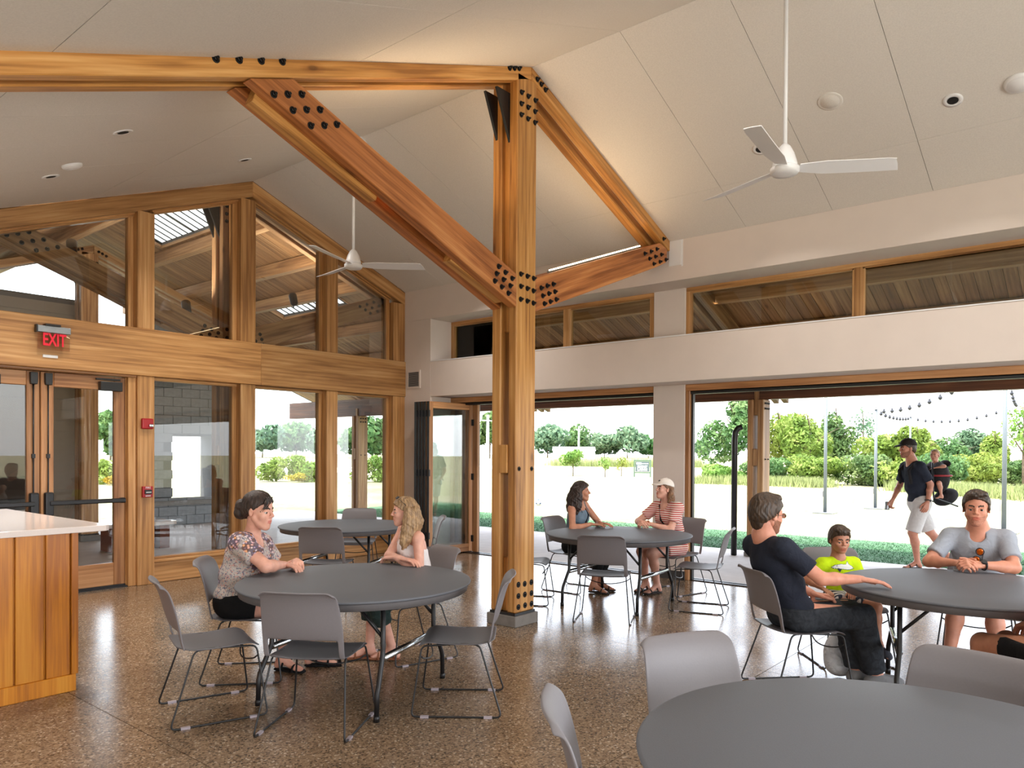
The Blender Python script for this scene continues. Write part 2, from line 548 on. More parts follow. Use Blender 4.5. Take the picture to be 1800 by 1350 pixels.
# wall vent
v = tag(empty('wall_vent', (8.16, 8.77, 2.60), world=True), 'small grey louvred vent on the white wall near the corner', 'vent')
obj('vent_frame', MB().box(8.155, 8.17, 8.62, 8.92, 2.59, 2.615).box(8.155, 8.17, 8.62, 8.92, 2.845, 2.87).box(8.155, 8.17, 8.62, 8.65, 2.615, 2.845).box(8.155, 8.17, 8.89, 8.92, 2.615, 2.845), WHITE, v)
obj('vent_back', MB().box(8.166, 8.169, 8.65, 8.89, 2.615, 2.845), ASPHALT_BASE, v)
for i in range(10):
    o = obj('slat', MB().box(-.006, .006, -.12, .12, -.003, .003), LGREY, v)
    o.location = (8.160, 8.77, 2.627 + i * .0235); o.rotation_euler = (0, R(35), 0)

# ------------------------------------------------------------------ far gable wall: timber frame
wf = tag(empty('wall_far', (5.4, 9.05, 0), world=True), 'fir timber framed gable wall with glazing', 'wall', kind='structure')
XL = 1.6
YB = 9.20                                   # back of frame
MUL = [(3.985, 4.185), (5.305, 5.52), (6.66, 6.855), (7.93, 8.168)]
yc_, dep = (YG + YB) / 2, YB - YG
# cross beam in two lengths, a lighter and a redder one
for a, b in ((XL, 5.59), (5.592, 8.169)):
    timber('cross_beam', (a, yc_ - .01, 2.7425), (b, yc_ - .01, 2.7425), dep + .02, .555, FIR_TRIM, wf)
# rakes under the ceiling
HB = .205
for sgn, xe in ((-1, XL), (1, 8.169)):
    pts = [(RX, RZ - .002), (xe, zc(xe) - .002), (xe, zc(xe) - HB), (RX, RZ - HB)]
    cut_timber('rake_beam', pts, YG, YB, math.atan2(-SL * sgn * sgn, 1) if sgn > 0 else math.atan2(SL, 1), FIR_TRIM, wf)
for (a, b) in MUL:
    m_ = (a + b) / 2
    ztop = min(zc(a), zc(b)) - HB + .02
    timber('mullion', (m_, yc_, 0.0), (m_, yc_, 2.465), b - a, dep, FIR_TRIM, wf, up=(0, 1, 0))
    timber('mullion', (m_, yc_, 3.02), (m_, yc_, ztop), b - a, dep, FIR_TRIM, wf, up=(0, 1, 0))
# sill boards and kick panels of the three lower bays
bays = [(4.185, 5.305), (5.52, 6.66), (6.855, 7.93)]
for a, b in bays:
    timber('sill', (a, YG + .10, .265), (b, YG + .10, .265), .17, .035, FIR_TRIM, wf)
    timber('kick_panel', (a, YG + .11, .125), (b, YG + .11, .125), .12, .245, FIR_TRIM, wf)

GY = 9.13                                   # glass plane
nwin = 3
WIN_LABELS = {
    ('low', 0): 'tall lower window pane beside the red fire alarms',
    ('low', 1): 'tall lower window pane behind the woman in the floral shirt',
    ('low', 2): 'narrow tall lower window pane next to the white wall corner',
    ('up', 0): 'sloped upper gable window pane above the exit sign',
    ('up', 1): 'upper gable window pane showing a skylight left of the centre mullion',
    ('up', 2): 'upper gable window pane right of the centre mullion under the ridge',
    ('up', 3): 'small upper gable window pane at the right end of the gable'}
def stop(parent, p0, p1, w=.03, d=.13, up=(0, 0, 1)):
    timber('stop', p0, p1, d if up == (0, 0, 1) else w, w if up == (0, 0, 1) else d, FIR_TRIM, parent, up=up, bev=.004)
def win_low(i, a, b, z0=.2825, z1=2.463):
    global nwin
    w = tag(empty('window_%d' % nwin, ((a + b) / 2, GY, z0), world=True), WIN_LABELS[('low', i)], 'window', kind='structure'); nwin += 1
    stop(w, (a, GY + .0, z1 - .018), (b, GY, z1 - .018), .036, .11)
    stop(w, (a, GY + .0, z0 + .012), (b, GY, z0 + .012), .024, .11)
    stop(w, (a + .018, GY, z0), (a + .018, GY, z1), .036, .11, up=(0, 1, 0))
    stop(w, (b - .03, GY, z0), (b - .03, GY, z1), .06, .09, up=(0, 1, 0))
    obj('pane', MB().box(a + .03, b - .05, GY - .004, GY + .004, z0 + .02, z1 - .03), GLASS, w)
for i, (a, b) in enumerate(bays):
    win_low(i, a, b)
def win_up(i, a, b):
    global nwin
    z0 = 3.02
    w = tag(empty('window_%d' % nwin, ((a + b) / 2, GY, z0), world=True), WIN_LABELS[('up', i)], 'window', kind='structure'); nwin += 1
    za, zb = zc(a) - HB, zc(b) - HB
    stop(w, (a + .018, GY, z0), (a + .018, GY, za - .0), .036, .11, up=(0, 1, 0))
    stop(w, (b - .03, GY, z0), (b - .03, GY, zb - .0), .06, .09, up=(0, 1, 0))
    stop(w, (a, GY, za - .02), (b, GY, zb - .02), .04, .11)
    stop(w, (a, GY - .03, za - .008), (b, GY - .03, zb - .008), .03, .11)
    stop(w, (a, GY, z0 + .008), (b, GY, z0 + .008), .016, .11)
    k = .03
    obj('pane', MB().prism([(a + k, z0 + .01), (b - k, z0 + .01), (b - k, zb - .03), (a + k, za - .03)], GY - .004, GY + .004), GLASS, w)
for i, (a, b) in enumerate([(XL, 3.985), (4.185, 5.305), (5.52, 6.66), (6.855, 7.93)]):
    win_up(i, a, b)

# ------------------------------------------------------------------ double door in the far wall
d1 = tag(empty('door_1', (3.0, 9.08, 0), world=True), 'wooden glazed double door with black push bars', 'door', kind='structure')
timber('door_head', (XL, 9.09, 2.452), (3.985, 9.09, 2.452), .19, .03, CEDAR, d1)
timber('door_jamb', (3.94, 9.10, 0), (3.94, 9.10, 2.44), .09, .17, FIR_TRIM, d1, up=(0, 1, 0))
timber('door_jamb', (3.905, 9.13, 0), (3.905, 9.13, 2.44), .035, .12, FIR_TRIM, d1, up=(0, 1, 0))
obj('threshold', MB().box(1.9, 3.9, 9.03, 9.16, 0, .015), BLACK, d1)
YD0, YD1 = 9.075, 9.125
def leaf(xa, xb, flip):
    """door leaf; the stile body parents its hardware"""
    st = .125
    body = timber('door_stile', (xa + st / 2, (YD0 + YD1) / 2, .03), (xa + st / 2, (YD0 + YD1) / 2, 2.432), st, YD1 - YD0, CEDAR, d1, up=(0, 1, 0))
    timber('door_stile', (xb - st / 2, (YD0 + YD1) / 2, .03), (xb - st / 2, (YD0 + YD1) / 2, 2.432), st, YD1 - YD0, CEDAR, d1, up=(0, 1, 0))
    timber('door_rail', (xa + st, (YD0 + YD1) / 2, 2.355), (xb - st, (YD0 + YD1) / 2, 2.355), YD1 - YD0, .155, CEDAR, d1)
    timber('door_rail', (xa + st, (YD0 + YD1) / 2, .16), (xb - st, (YD0 + YD1) / 2, .16), YD1 - YD0, .26, CEDAR, d1)
    obj('pane', MB().box(xa + st - .01, xb - st + .01, 9.096, 9.104, .28, 2.29), GLASSD, d1)
    obj('door_sweep', MB().box(xa, xb, 9.065, 9.13, .012, .032), BLACK, d1)
    sx = xb - .065 if flip else xa + .065          # hardware on the meeting stile
    yb = YD0
    obj('latch_rod', MB().tube([(sx, yb - .018, .06), (sx, yb - .018, 2.38)], .008, 8), BLACK, d1, True)
    obj('rod_guide', MB().box(sx - .016, sx + .016, yb - .03, yb, 1.50, 1.545), BLACK, d1)
    bevel(obj('top_latch', MB().prism([(-.03, 0), (.03, 0), (.036, .03), (.036, .13), (-.036, .13), (-.036, .03)], -.05, 0), BLACK, d1, loc=(sx, yb, 2.29)), .006)
    bevel(obj('latch_case', MB().box(sx - .045, sx + .045, yb - .065, yb, .87, 1.13), BLACK, d1), .018, 3)
    x2 = xb - .02 if not flip else xa + .02
    s = 1 if x2 > sx else -1
    bevel(obj('push_bar', MB().box(min(sx, x2), max(sx, x2), yb - .075, yb - .035, .985, 1.035), BLACK, d1), .01, 2)
    bevel(obj('push_bar_end', MB().box(min(x2, x2 - s * .05), max(x2, x2 - s * .05), yb - .07, yb, .98, 1.04), BLACK, d1), .008, 2)
    cx = (xa + .60) if not flip else (xb - .60)
    bevel(obj('door_closer', MB().box(cx - .02, cx + .22, yb - .075, yb, 2.265, 2.37), BLACK, d1), .006)
    obj('closer_arm', MB().box(cx - .06, cx + .20, yb - .06, yb - .03, 2.385, 2.405), BLACK, d1)
leaf(3.008, 3.886, False)
leaf(2.118, 2.996, True)

# exit sign on the cross beam
es = tag(empty('exit_sign', (3.07, 8.95, 2.64), world=True), 'clear exit sign with red letters hung on the timber beam', 'sign')
bevel(obj('sign_housing', MB().box(2.915, 3.235, 8.88, 8.93, 2.835, 2.905), STEEL, es), .004)
obj('sign_mount', MB().box(2.985, 3.13, 8.86, 8.965, 2.905, 2.925).box(2.90, 2.915, 8.875, 8.935, 2.83, 2.91), BLACK, es)
obj('sign_plate', MB().box(2.92, 3.23, 8.902, 8.908, 2.655, 2.835), PLASTIC_CLEAR, es)
def text_obj(name, body, size, mat, parent, loc, rot, align='CENTER', extrude=.0015, bold=.0, sx=1.0, world=True):
    cu = bpy.data.curves.new(name, 'FONT')
    cu.body = body; cu.size = size; cu.align_x = align; cu.align_y = 'CENTER'; cu.extrude = extrude; cu.offset = bold
    cu.resolution_u = 3
    tmp = bpy.data.objects.new('tmp_text', cu)
    COL.objects.link(tmp)
    dg = bpy.context.evaluated_depsgraph_get()
    me = bpy.data.meshes.new_from_object(tmp.evaluated_get(dg))
    bpy.data.objects.remove(tmp)
    me.materials.clear()
    o = obj(name, me, mat, parent)
    o.location = loc
    o.rotation_euler = rot
    o.scale = (sx, 1, 1)
    return o
text_obj('exit_lettering', 'EXIT', .185, SIGNRED, es, (3.08, 8.899, 2.757), (R(90), 0, 0), bold=.004, sx=.60)
bevel(obj('emergency_strip', MB().box(2.985, 3.13, 8.945, 8.962, 2.575, 2.605), FANW, es), .003)

# fire alarm devices on the mullion by the door
fa = tag(empty('fire_strobe', (4.085, 8.97, 1.89), world=True), 'red fire alarm strobe with clear lens, upper one on the mullion', 'alarm')
bevel(obj('strobe_body', MB().box(4.02, 4.155, 8.935, 8.98, 1.84, 1.965), RED, fa), .014, 3)
bevel(obj('strobe_lens', MB().box(4.095, 4.145, 8.915, 8.94, 1.862, 1.90), CHROME, fa), .01, 2)
fp = tag(empty('fire_pull_station', (4.085, 8.97, 1.09), world=True), 'red fire alarm pull station, lower one on the mullion', 'alarm')
bevel(obj('pull_body', MB().box(4.03, 4.15, 8.94, 8.98, 1.035, 1.165), RED, fp), .006, 2)
obj('pull_handle', MB().box(4.05, 4.13, 8.925, 8.942, 1.075, 1.125), BLACK, fp)
text_obj('pull_lettering', 'FIRE', .034, FANW, fp, (4.09, 8.937, 1.148), (R(90), 0, 0), extrude=.001)
obj('pull_caption', MB().box(4.06, 4.12, 8.921, 8.926, 1.092, 1.10), FANW, fp)
obj('pull_caption', MB().box(4.06, 4.12, 8.936, 8.941, 1.048, 1.058), FANW, fp)

# ------------------------------------------------------------------ timber trusses and posts
PLY = [(4.309, 4.405), (4.496, 4.604)]
BOLT_ME = None
def bolt_mesh():
    mb = MB()
    mb.lathe([(.024, 0), (.024, .004), (.017, .005)], 12)           # washer
    mb.lathe([(.0165, .004), (.0165, .016), (.013, .019)], 6)       # hex nut
    mb.lathe([(.009, .018), (.009, .032), (.006, .034)], 8)         # bolt end
    return mb.mesh('bolt')
BOLT_ME = bolt_mesh()
BOLT_ME.materials.append(BOLT)
def bolt(parent, x, z, y, facing=-1, s=1.0):
    o = obj('bolt', BOLT_ME, None, parent)
    o.location = (x, y, z)
    o.rotation_euler = (R(90) if facing < 0 else R(-90), 0, 0)
    o.scale = (s * 1.05, s * 1.05, s * 1.05)
    return o

PX0, PX1 = 5.266, 5.55
# bolt positions on the front face (x, z)
BRTOP = [(2.773, 3.898), (2.877, 3.936), (2.984, 3.976), (2.916, 3.846), (3.022, 3.887), (3.13, 3.925), (3.057, 3.792), (3.166, 3.83), (3.271, 3.872)]
BRLOW = [(5.013, 3.22), (5.104, 3.185), (5.199, 3.149), (4.986, 3.152), (5.079, 3.117), (5.173, 3.079), (4.962, 3.084), (5.055, 3.048), (5.147, 3.008)]
BRR = [(5.628, 3.137), (5.722, 3.174), (5.817, 3.206), (5.653, 3.067), (5.748, 3.104), (5.844, 3.138), (5.679, 2.997), (5.773, 3.032), (5.867, 3.067)]
PMID = [(5.323, 3.211), (5.417, 3.208), (5.512, 3.205), (5.324, 3.1), (5.418, 3.096), (5.508, 3.09), (5.322, 2.982), (5.419, 2.981), (5.509, 2.976)]
BREND = [(7.561, 3.858), (7.702, 3.911), (7.839, 3.967), (7.671, 3.822), (7.806, 3.873), (7.95, 3.926), (7.77, 3.782), (7.916, 3.835), (8.059, 3.888)]
PTOP = [(5.32, 4.855), (5.417, 4.854), (5.521, 4.854), (5.316, 4.751), (5.415, 4.753), (5.517, 4.75), (5.317, 4.652), (5.414, 4.648), (5.518, 4.648)]
RAFL = [(2.375, 3.966), (2.528, 4.022), (2.681, 4.078), (2.835, 4.134)]
RIDGE = [(5.148, 5.007), (5.215, 5.032), (5.28, 5.056), (5.551, 5.061), (5.611, 5.038), (5.675, 5.01)]
REND = [(8.001, 4.122)]
PBASE = [(5.312, .384), (5.404, .38), (5.503, .382), (5.313, .28), (5.407, .281), (5.506, .28), (5.314, .179), (5.411, .181), (5.507, .181)]
PEYE = [(5.313, 1.44), (5.498, 1.438)]
def truss(dy, mat, name_post, label_post, name_truss, label_truss, full=True, left_only=False, base=True, ext=0.0, mat2=None):
    mat2 = mat2 or mat
    post = tag(empty(name_post, (5.41, 4.455 + dy, 0), world=True), label_post, 'post')
    zb = .125
    for k, (a, b) in enumerate(PLY):
        timber('post_ply', ((PX0 + PX1) / 2, (a + b) / 2 + dy, zb), ((PX0 + PX1) / 2, (a + b) / 2 + dy, RZ - .12), PX1 - PX0, b - a, mat, post, up=(0, 1, 0), bev=.01)
    # spacer blocks between the plies
    ym = (PLY[0][1] + PLY[1][0]) / 2 + dy
    for z0, z1, inset in ((zb, .62, .05), (1.40, 1.66, -.012), (2.7, 4.55, .05)):
        timber('spacer_block', ((PX0 + PX1) / 2, ym, z0), ((PX0 + PX1) / 2, ym, z1), PX1 - PX0 - 2 * inset, PLY[1][0] - PLY[0][1], mat, post, up=(0, 1, 0), bev=.004)
    obj('base_plate', MB().box(PX0 - .005, PX1 + .005, PLY[0][0] + dy - .004, PLY[1][1] + dy + .004, .10, .125), BLACK, post)
    bevel(obj('footing', MB().box(PX0 - .02, PX1 + .035, PLY[0][0] + dy - .02, PLY[1][1] + dy + .03, 0, .10), CONC, post), .006)
    yf = PLY[0][0] + dy
    # bolts of the post
    if full:
        for xx, zz in PBASE + PEYE:                                      # countersunk bolts low on the post
            low = zz < 1
            o = obj('counterbore', MB().lathe([(.027 if low else .021, 0), (.027 if low else .021, .004)], 16), DARKHOLE, post); o.location = (xx, yf + .001, zz); o.rotation_euler = (R(90), 0, 0)
            bolt(post, xx, zz, yf - .001, s=.55 if low else .5)
    for xx, zz in PTOP + PMID:
        bolt(post, xx, zz, yf)
    # knife plates at the head of the post
    for (a, b) in ((PLY[0][1] + .002, PLY[0][1] + .028), (PLY[1][1] - .06, PLY[1][1] - .035)):
        obj('knife_plate', MB().prism([(PX0 - .17, 4.86), (PX0 + .02, 4.86), (PX0 + .02, 4.42)], a + dy, b + dy), BLACK, post)

    tr = tag(empty(name_truss, (5.41, 4.455 + dy, 3.0), world=True), label_truss, 'truss')
    xe = {-1: -1.5, 1: 8.165 + ext}
    al, ar = math.atan2(SL, 1), math.atan2(-SL, 1)
    H0, H1 = .10, .125                                  # how far the rafters hang below / rise above the ceiling boards
    H1 = .018
    for (a, b) in PLY:
        a, b = a + dy, b + dy
        x_ = xe[-1]
        cut_timber('rafter', [(x_, zc(x_) - .118), (RX - .002, RZ - .118), (RX - .002, RZ + H1), (x_, zc(x_) + H1)], a, b, al, mat, tr)
        x_ = xe[1]
        cut_timber('rafter', [(RX + .002, RZ - .118), (x_, zc(x_) - .118), (x_, zc(x_) + H1), (RX + .002, RZ + H1)], a, b, ar, mat, tr)
        # braces run parallel to the far slope, butting the post
        sb = .372
        x1, x0 = PX0, 2.60
        cut_timber('brace', [(x1, 2.905), (x1, 3.205), (2.925, 4.058), (2.605, 3.938)], a, b, -math.atan(sb) + PI, mat2, tr)
        x1 = PX1
        zt = lambda x: 3.222 + .352 * (x - x1)
        zl = lambda x: 2.905 + .372 * (x - x1)
        cut_timber('brace', [(x1, zl(x1)), (7.86, zl(7.86)), (8.08, zl(8.08) + .015), (8.095, zl(8.08) + .06), (8.095, zc(8.095) - .13), (7.93, zt(7.93)), (x1, zt(x1))], a, b, math.atan(.37), mat2, tr)
    ym = (PLY[0][1] + PLY[1][0]) / 2 + dy
    w_ = PLY[1][0] - PLY[0][1]
    # blocking between the brace plies at both ends
    sb = .372
    for xa, xb in ((2.72, 3.75), (4.55, 5.22)):
        z_ = lambda x: 3.205 + .362 * (PX0 - x) - .165
        timber('brace_block', (xa, ym, z_(xa)), (xb, ym, z_(xb)), w_, .24, mat, tr, bev=.004)
    z_ = lambda x: 3.06 + .362 * (x - PX1)
    timber('brace_block', (5.6, ym, z_(5.6)), (7.9, ym, z_(7.9)), w_, .26, mat, tr, bev=.004)
    for xx, zz in BRTOP + BRLOW + BRR + BREND + RAFL + RIDGE + REND:
        bolt(tr, xx, zz, yf)
    return post, tr

post, tr = truss(0, FIR, 'timber_post', 'tall double timber post on a concrete footing in the room', 'roof_truss', 'timber roof truss with black bolts inside the room', mat2=FIR_RED)
# led strips lying on top of the braces, washing the ceiling
for nm, x0, x1, f, lab in (('strip_light', 5.95, 7.70, lambda x: 3.222 + .352 * (x - PX1), 'warm linear strip light on top of the right brace'),
                           ('strip_light', 3.4, 5.0, lambda x: 3.215 + .372 * (PX0 - x), 'warm linear strip light on top of the left brace')):
    e = tag(empty(nm, ((x0 + x1) / 2, 4.455, f((x0 + x1) / 2)), world=True), lab, 'light')
    timber('light_channel', (x0, 4.455, f(x0) + .008), (x1, 4.455, f(x1) + .008), .055, .016, STEEL, e, bev=0)
    timber('light_diffuser', (x0 + .02, 4.455, f(x0 + .02) + .022), (x1 - .02, 4.455, f(x1 - .02) + .022), .04, .012, LAMP, e, bev=0)
ltag = ('strip_wash_right', 'strip_wash_left')
area('strip_wash_right', (6.8, 4.455, 3.222 + .352 * 1.25 + .06), (.1, 0, 1), 1.6, .05, 11, (1.0, .72, .42))
area('strip_wash_left', (4.2, 4.455, 3.215 + .372 * 1.06 + .06), (-.1, 0, 1), 1.5, .05, 14, (1.0, .72, .42))

# ------------------------------------------------------------------ ceiling fans
def fan(y, hub_z, rot, label, rod_top=None):
    f = tag(empty('ceiling_fan', (RX, y, hub_z)), label, 'fan', 'white three-blade ceiling fans')
    top = RZ - hub_z
    obj('downrod', MB().tube([(0, 0, .10), (0, 0, top)], .016, 12), FANW, f, True)
    obj('canopy', MB().lathe([(.15, top + .01), (.15, top - .10), (.05, top - .13)], 20), FANW, f, True)
    obj('motor_housing', MB().lathe([(.02, .17), (.040, .15), (.066, .10), (.082, .045), (.088, .02), (.080, .005)], 28), FANW, f, True)
    obj('hub_cap', MB().lathe([(.085, .004), (.102, -.004), (.102, -.03), (.088, -.048), (.04, -.053)], 28), FANW, f, True)
    for k in range(3):
        rows_ = []
        n = 12
        top_, bot = [], []
        for i in range(n + 1):
            t = i / n
            r = .10 + t * .72
            hw0 = .045 + .028 * min(1, t * 4)              # leading and trailing half widths
            lead = hw0 * (1.0 - .25 * max(0, t - .85) / .15)
            trail = hw0
            tw = R(15)
            zz = -.005 + .05 * t * t * .3
            rr = r + (-.10 * max(0, (t - .8) / .2) * 0)
            top_.append([(r - (.06 * (t if t > .95 else 0)), -lead * math.cos(tw), zz + lead * math.sin(tw)), (r - (.03 * (t if t > .95 else 0)), 0, zz), (r, trail * math.cos(tw), zz - trail * math.sin(tw))])
        mb = MB(); mb.grid(top_)
        b = obj('blade', mb, FANW, f)
        sd_ = b.modifiers.new('solid', 'SOLIDIFY'); sd_.thickness = .006
        b.rotation_euler = (0, 0, rot + k * 2 * PI / 3)
    return f
fan(1.97, 3.665, R(-55), 'near white ceiling fan on a long rod at upper right')
fan(6.89, 3.725, R(-55 + 14), 'far white ceiling fan in front of the gable windows')
# junction box of the far fan on the ridge
# ------------------------------------------------------------------ things set into the ceiling
def on_ceiling(o, x, y):
    s = 1 if x > RX else -1
    o.location = (x, y, zc(x))
    o.rotation_euler = (0, s * math.atan(SL), 0)
def downlight(x, y, label, r=.075, power=13):
    d = empty('downlight', (0, 0, 0))
    on_ceiling(d, x, y)
    tag(d, label, 'light', 'round recessed ceiling downlights')
    mb = MB(); mb.lathe([(r * .55, -.002), (r * .62, -.006), (r, -.006), (r, .004)], 28)
    obj('trim_ring', mb, FANW, d, True)
    obj('aperture', MB().lathe([(r * .56, -.0068), (r * .5, -.0072)], 24), DARKHOLE, d, True)
    area('downlight_fill', (x, y, zc(x) - .05), (0, 0, -1), .1, .1, power, (1.0, .94, .87), spread=R(115))  # fixtures are dark; this light is added to even out the room
def disc(name, x, y, r, label, cat, mat=FANW, h=.028):
    d = empty(name, (0, 0, 0))
    on_ceiling(d, x, y)
    tag(d, label, cat)
    obj('rim', MB().lathe([(r * .75, -h), (r * .92, -h * .8), (r, -h * .3), (r, .003)], 28), mat, d, True)
    obj('face', MB().lathe([(r * .76, -h + .001), (r * .74, -h - .002), (r * .05, -h - .003)], 24), mat, d, True)
downlight(7.121, 1.179, 'black recessed downlight with white ring at upper right')
downlight(7.115, 2.80, 'recessed downlight half hidden behind the near fan blade')
downlight(2.568, 6.04, 'recessed downlight on the left ceiling slope nearest the truss', power=30)
downlight(2.577, 7.536, 'recessed downlight on the left slope closest to the gable wall', power=30)
downlight(4.477, 7.513, 'recessed downlight near the ridge behind the brace', power=34)
for x_, lab in ((2.57, 'left'), (4.48, 'middle'), (7.12, 'right')):      # these and the ones below are added for fill light
    downlight(x_, -.5, 'added fill downlight behind the camera in the %s row' % lab)
downlight(4.48, 1.9, 'added fill downlight above the near tables')
downlight(.9, 6.5, 'added fill downlight over the bar counter', power=30)
downlight(.9, 2.5, 'added fill downlight left of the camera view')
downlight(7.12, 6.9, 'added fill downlight on the right slope behind the truss', power=26)
disc('smoke_detector', 7.113, .727, .10, 'white round smoke detector at the top right edge', 'detector')
disc('ceiling_speaker', 6.787, 2.056, .105, 'flat round cover on the ceiling beside the near fan rod', 'speaker', CEIL_M, .008)
disc('smoke_detector', 2.597, 7.115, .085, 'white round smoke detector on the left ceiling slope', 'detector')

# ------------------------------------------------------------------ outside: porch floor, roof, columns
def lawn_mat():
    m = NT('lawn')
    mp = m.coords((1, 1, 1))
    n1 = m.n('TexNoise'); n1.inputs['Scale'].default_value = .35; n1.inputs['Detail'].default_value = 5
    n2 = m.n('TexNoise'); n2.inputs['Scale'].default_value = 9; n2.inputs['Detail'].default_value = 6
    m.l(mp.outputs[0], n1.inputs[0]); m.l(mp.outputs[0], n2.inputs[0])
    a = m.n('Math', operation='MULTIPLY_ADD'); a.inputs[1].default_value = .5
    m.l(n2.outputs['Fac'], a.inputs[0])
    b = m.n('Math', operation='MULTIPLY'); b.inputs[1].default_value = .5
    m.l(n1.outputs['Fac'], b.inputs[0]); m.l(b.outputs[0], a.inputs[2])
    rp = m.ramp(a.outputs[0], [(.30, lin(104, 112, 74)), (.48, lin(132, 130, 102)), (.62, lin(146, 140, 120))])
    m.l(rp.outputs[0], m.b.inputs['Base Color'])
    m.b.inputs['Roughness'].default_value = .95
    m.b.inputs['Specular IOR Level'].default_value = .1
    m.bump(n2.outputs['Fac'], .4, .05)
    return m.m
LAWN = lawn_mat()
GRASS = plain('grass_shade_tone', lin(64, 104, 70), .7, noise=.35, nscale=3, spec=.2)  # darker green puts the eave shade into the near grass colour
BED = plain('turf_shade_tone', lin(62, 96, 64), .95, noise=.3, nscale=20, bump=.3)  # same shade tone for the turf under the blades
FOLI = {}
def leaf_mat(name, a, b, c):
    m = NT(name)
    oi = m.n('ObjectInfo')
    mp = m.coords((1, 1, 1))
    nz = m.n('TexNoise'); nz.inputs['Scale'].default_value = 1.1; nz.inputs['Detail'].default_value = 6
    m.l(mp.outputs[0], nz.inputs['Vector'])
    rp = m.ramp(nz.outputs['Fac'], [(.32, a), (.5, b), (.68, c)])
    hs = m.n('HueSaturation')
    vr = m.n('MapRange'); vr.inputs['To Min'].default_value = .47; vr.inputs['To Max'].default_value = .53
    m.l(oi.outputs['Random'], vr.inputs['Value']); m.l(vr.outputs[0], hs.inputs['Hue'])
    m.l(rp.outputs[0], hs.inputs['Color'])
    m.l(hs.outputs[0], m.b.inputs['Base Color'])
    m.b.inputs['Roughness'].default_value = .6
    m.b.inputs['Specular IOR Level'].default_value = .25
    tl = m.n('BsdfTranslucent'); m.l(hs.outputs[0], tl.inputs[0])
    mx = m.n('MixShader'); mx.inputs[0].default_value = .35
    m.l(m.b.outputs[0], mx.inputs[1]); m.l(tl.outputs[0], mx.inputs[2])
    m.l(mx.outputs[0], m.t.nodes['Material Output'].inputs[0])
    return m.m
LEAF_Y = leaf_mat('leaf_yellow_green', lin(74, 102, 36), lin(114, 138, 58), lin(148, 162, 88))
LEAF_G = leaf_mat('leaf_green', lin(50, 84, 46), lin(82, 116, 64), lin(120, 144, 90))
LEAF_B = leaf_mat('leaf_blue_green', lin(62, 92, 72), lin(94, 124, 94), lin(126, 148, 116))
FLOWER = leaf_mat('yellow_flower', lin(130, 110, 24), lin(156, 140, 30), lin(170, 154, 60))
MEADOW = plain('meadow_grass', lin(128, 138, 84), .9, noise=.3, nscale=1.5)
BARK = plain('bark', lin(96, 82, 66), .9, noise=.3, nscale=8, bump=.4)

tag(obj('ground', MB().add([(-60, -200, -.06), (320, -200, -.06), (320, 320, -.06), (-60, 320, -.06)], [(0, 1, 2, 3)]), LAWN), 'wide pale sunlit lawn around the building', 'lawn', kind='structure')
tag(obj('porch_floor', MB().box(8.79, 11.95, -9, 17.2, -.2, -.004).box(-4, 8.79, 9.21, 17.2, -.2, -.004), PORCH_SLAB), 'pale concrete porch floor outside the doors', 'floor', kind='structure')
tag(obj('shade_turf_strip', MB().box(11.95, 15.2, -9, 17.2, -.2, -.045), BED), 'turf strip along the porch, toned dark green for eave shade', 'lawn', kind='structure')
def blades(name, x0, x1, y0, y1, n, h, label, zb=-.045, fade=None):
    X = rng.uniform(x0, x1, n); Y = rng.uniform(y0, y1, n)
    if fade:
        keep = rng.uniform(0, 1, n) < np.clip((x1 - X) / fade, 0, 1)
        X, Y = X[keep], Y[keep]; n = len(X)
    A = rng.uniform(0, 2 * PI, n); H = h * rng.uniform(.6, 1.3, n); Wd = .006
    lx, ly = rng.normal(0, .03, n), rng.normal(0, .03, n)
    V = np.zeros((n, 3, 3))
    V[:, 0] = np.stack([X - Wd * np.cos(A), Y - Wd * np.sin(A), np.full(n, zb)], 1)
    V[:, 1] = np.stack([X + Wd * np.cos(A), Y + Wd * np.sin(A), np.full(n, zb)], 1)
    V[:, 2] = np.stack([X + lx, Y + ly, zb + H], 1)
    me = bpy.data.meshes.new(name)
    me.from_pydata(V.reshape(-1, 3).tolist(), [], np.arange(3 * n).reshape(-1, 3).tolist())
    return tag(obj(name, me, GRASS), label, 'grass', kind='stuff')
blades('grass', 11.95, 15.4, -1.5, 16.5, 90000, .022, 'short grass along the porch edge, toned dark green for eave shade', fade=1.5)

# roof slab with two skylight openings, boarded underneath
SKY = [(5.58, 6.18, 10.8, 13.0), (8.10, 8.58, 10.85, 12.95)]
def zr(x, off):
    return RZ + off - SL * abs(x - RX)
rb = MB()
def slab(xa, xb, ya, yb, o0=.262, o1=.40):
    rb.prism([(xa, zr(xa, o0)), (xb, zr(xb, o0)), (xb, zr(xb, o1)), (xa, zr(xa, o1))], ya, yb)
slab(-5.5, RX, -8, 17)
slab(RX, 12.75, -8, 10.8); slab(RX, 12.75, 13.0, 17)
slab(RX, 5.58, 10.8, 13.0); slab(6.18, 8.10, 10.8, 13.0); slab(8.58, 12.75, 10.8, 13.0)
roof = tag(obj('roof', rb, plain('roofing', lin(90, 88, 86), .9, noise=.1)), 'large gable roof sheltering room and porch', 'roof', kind='structure')
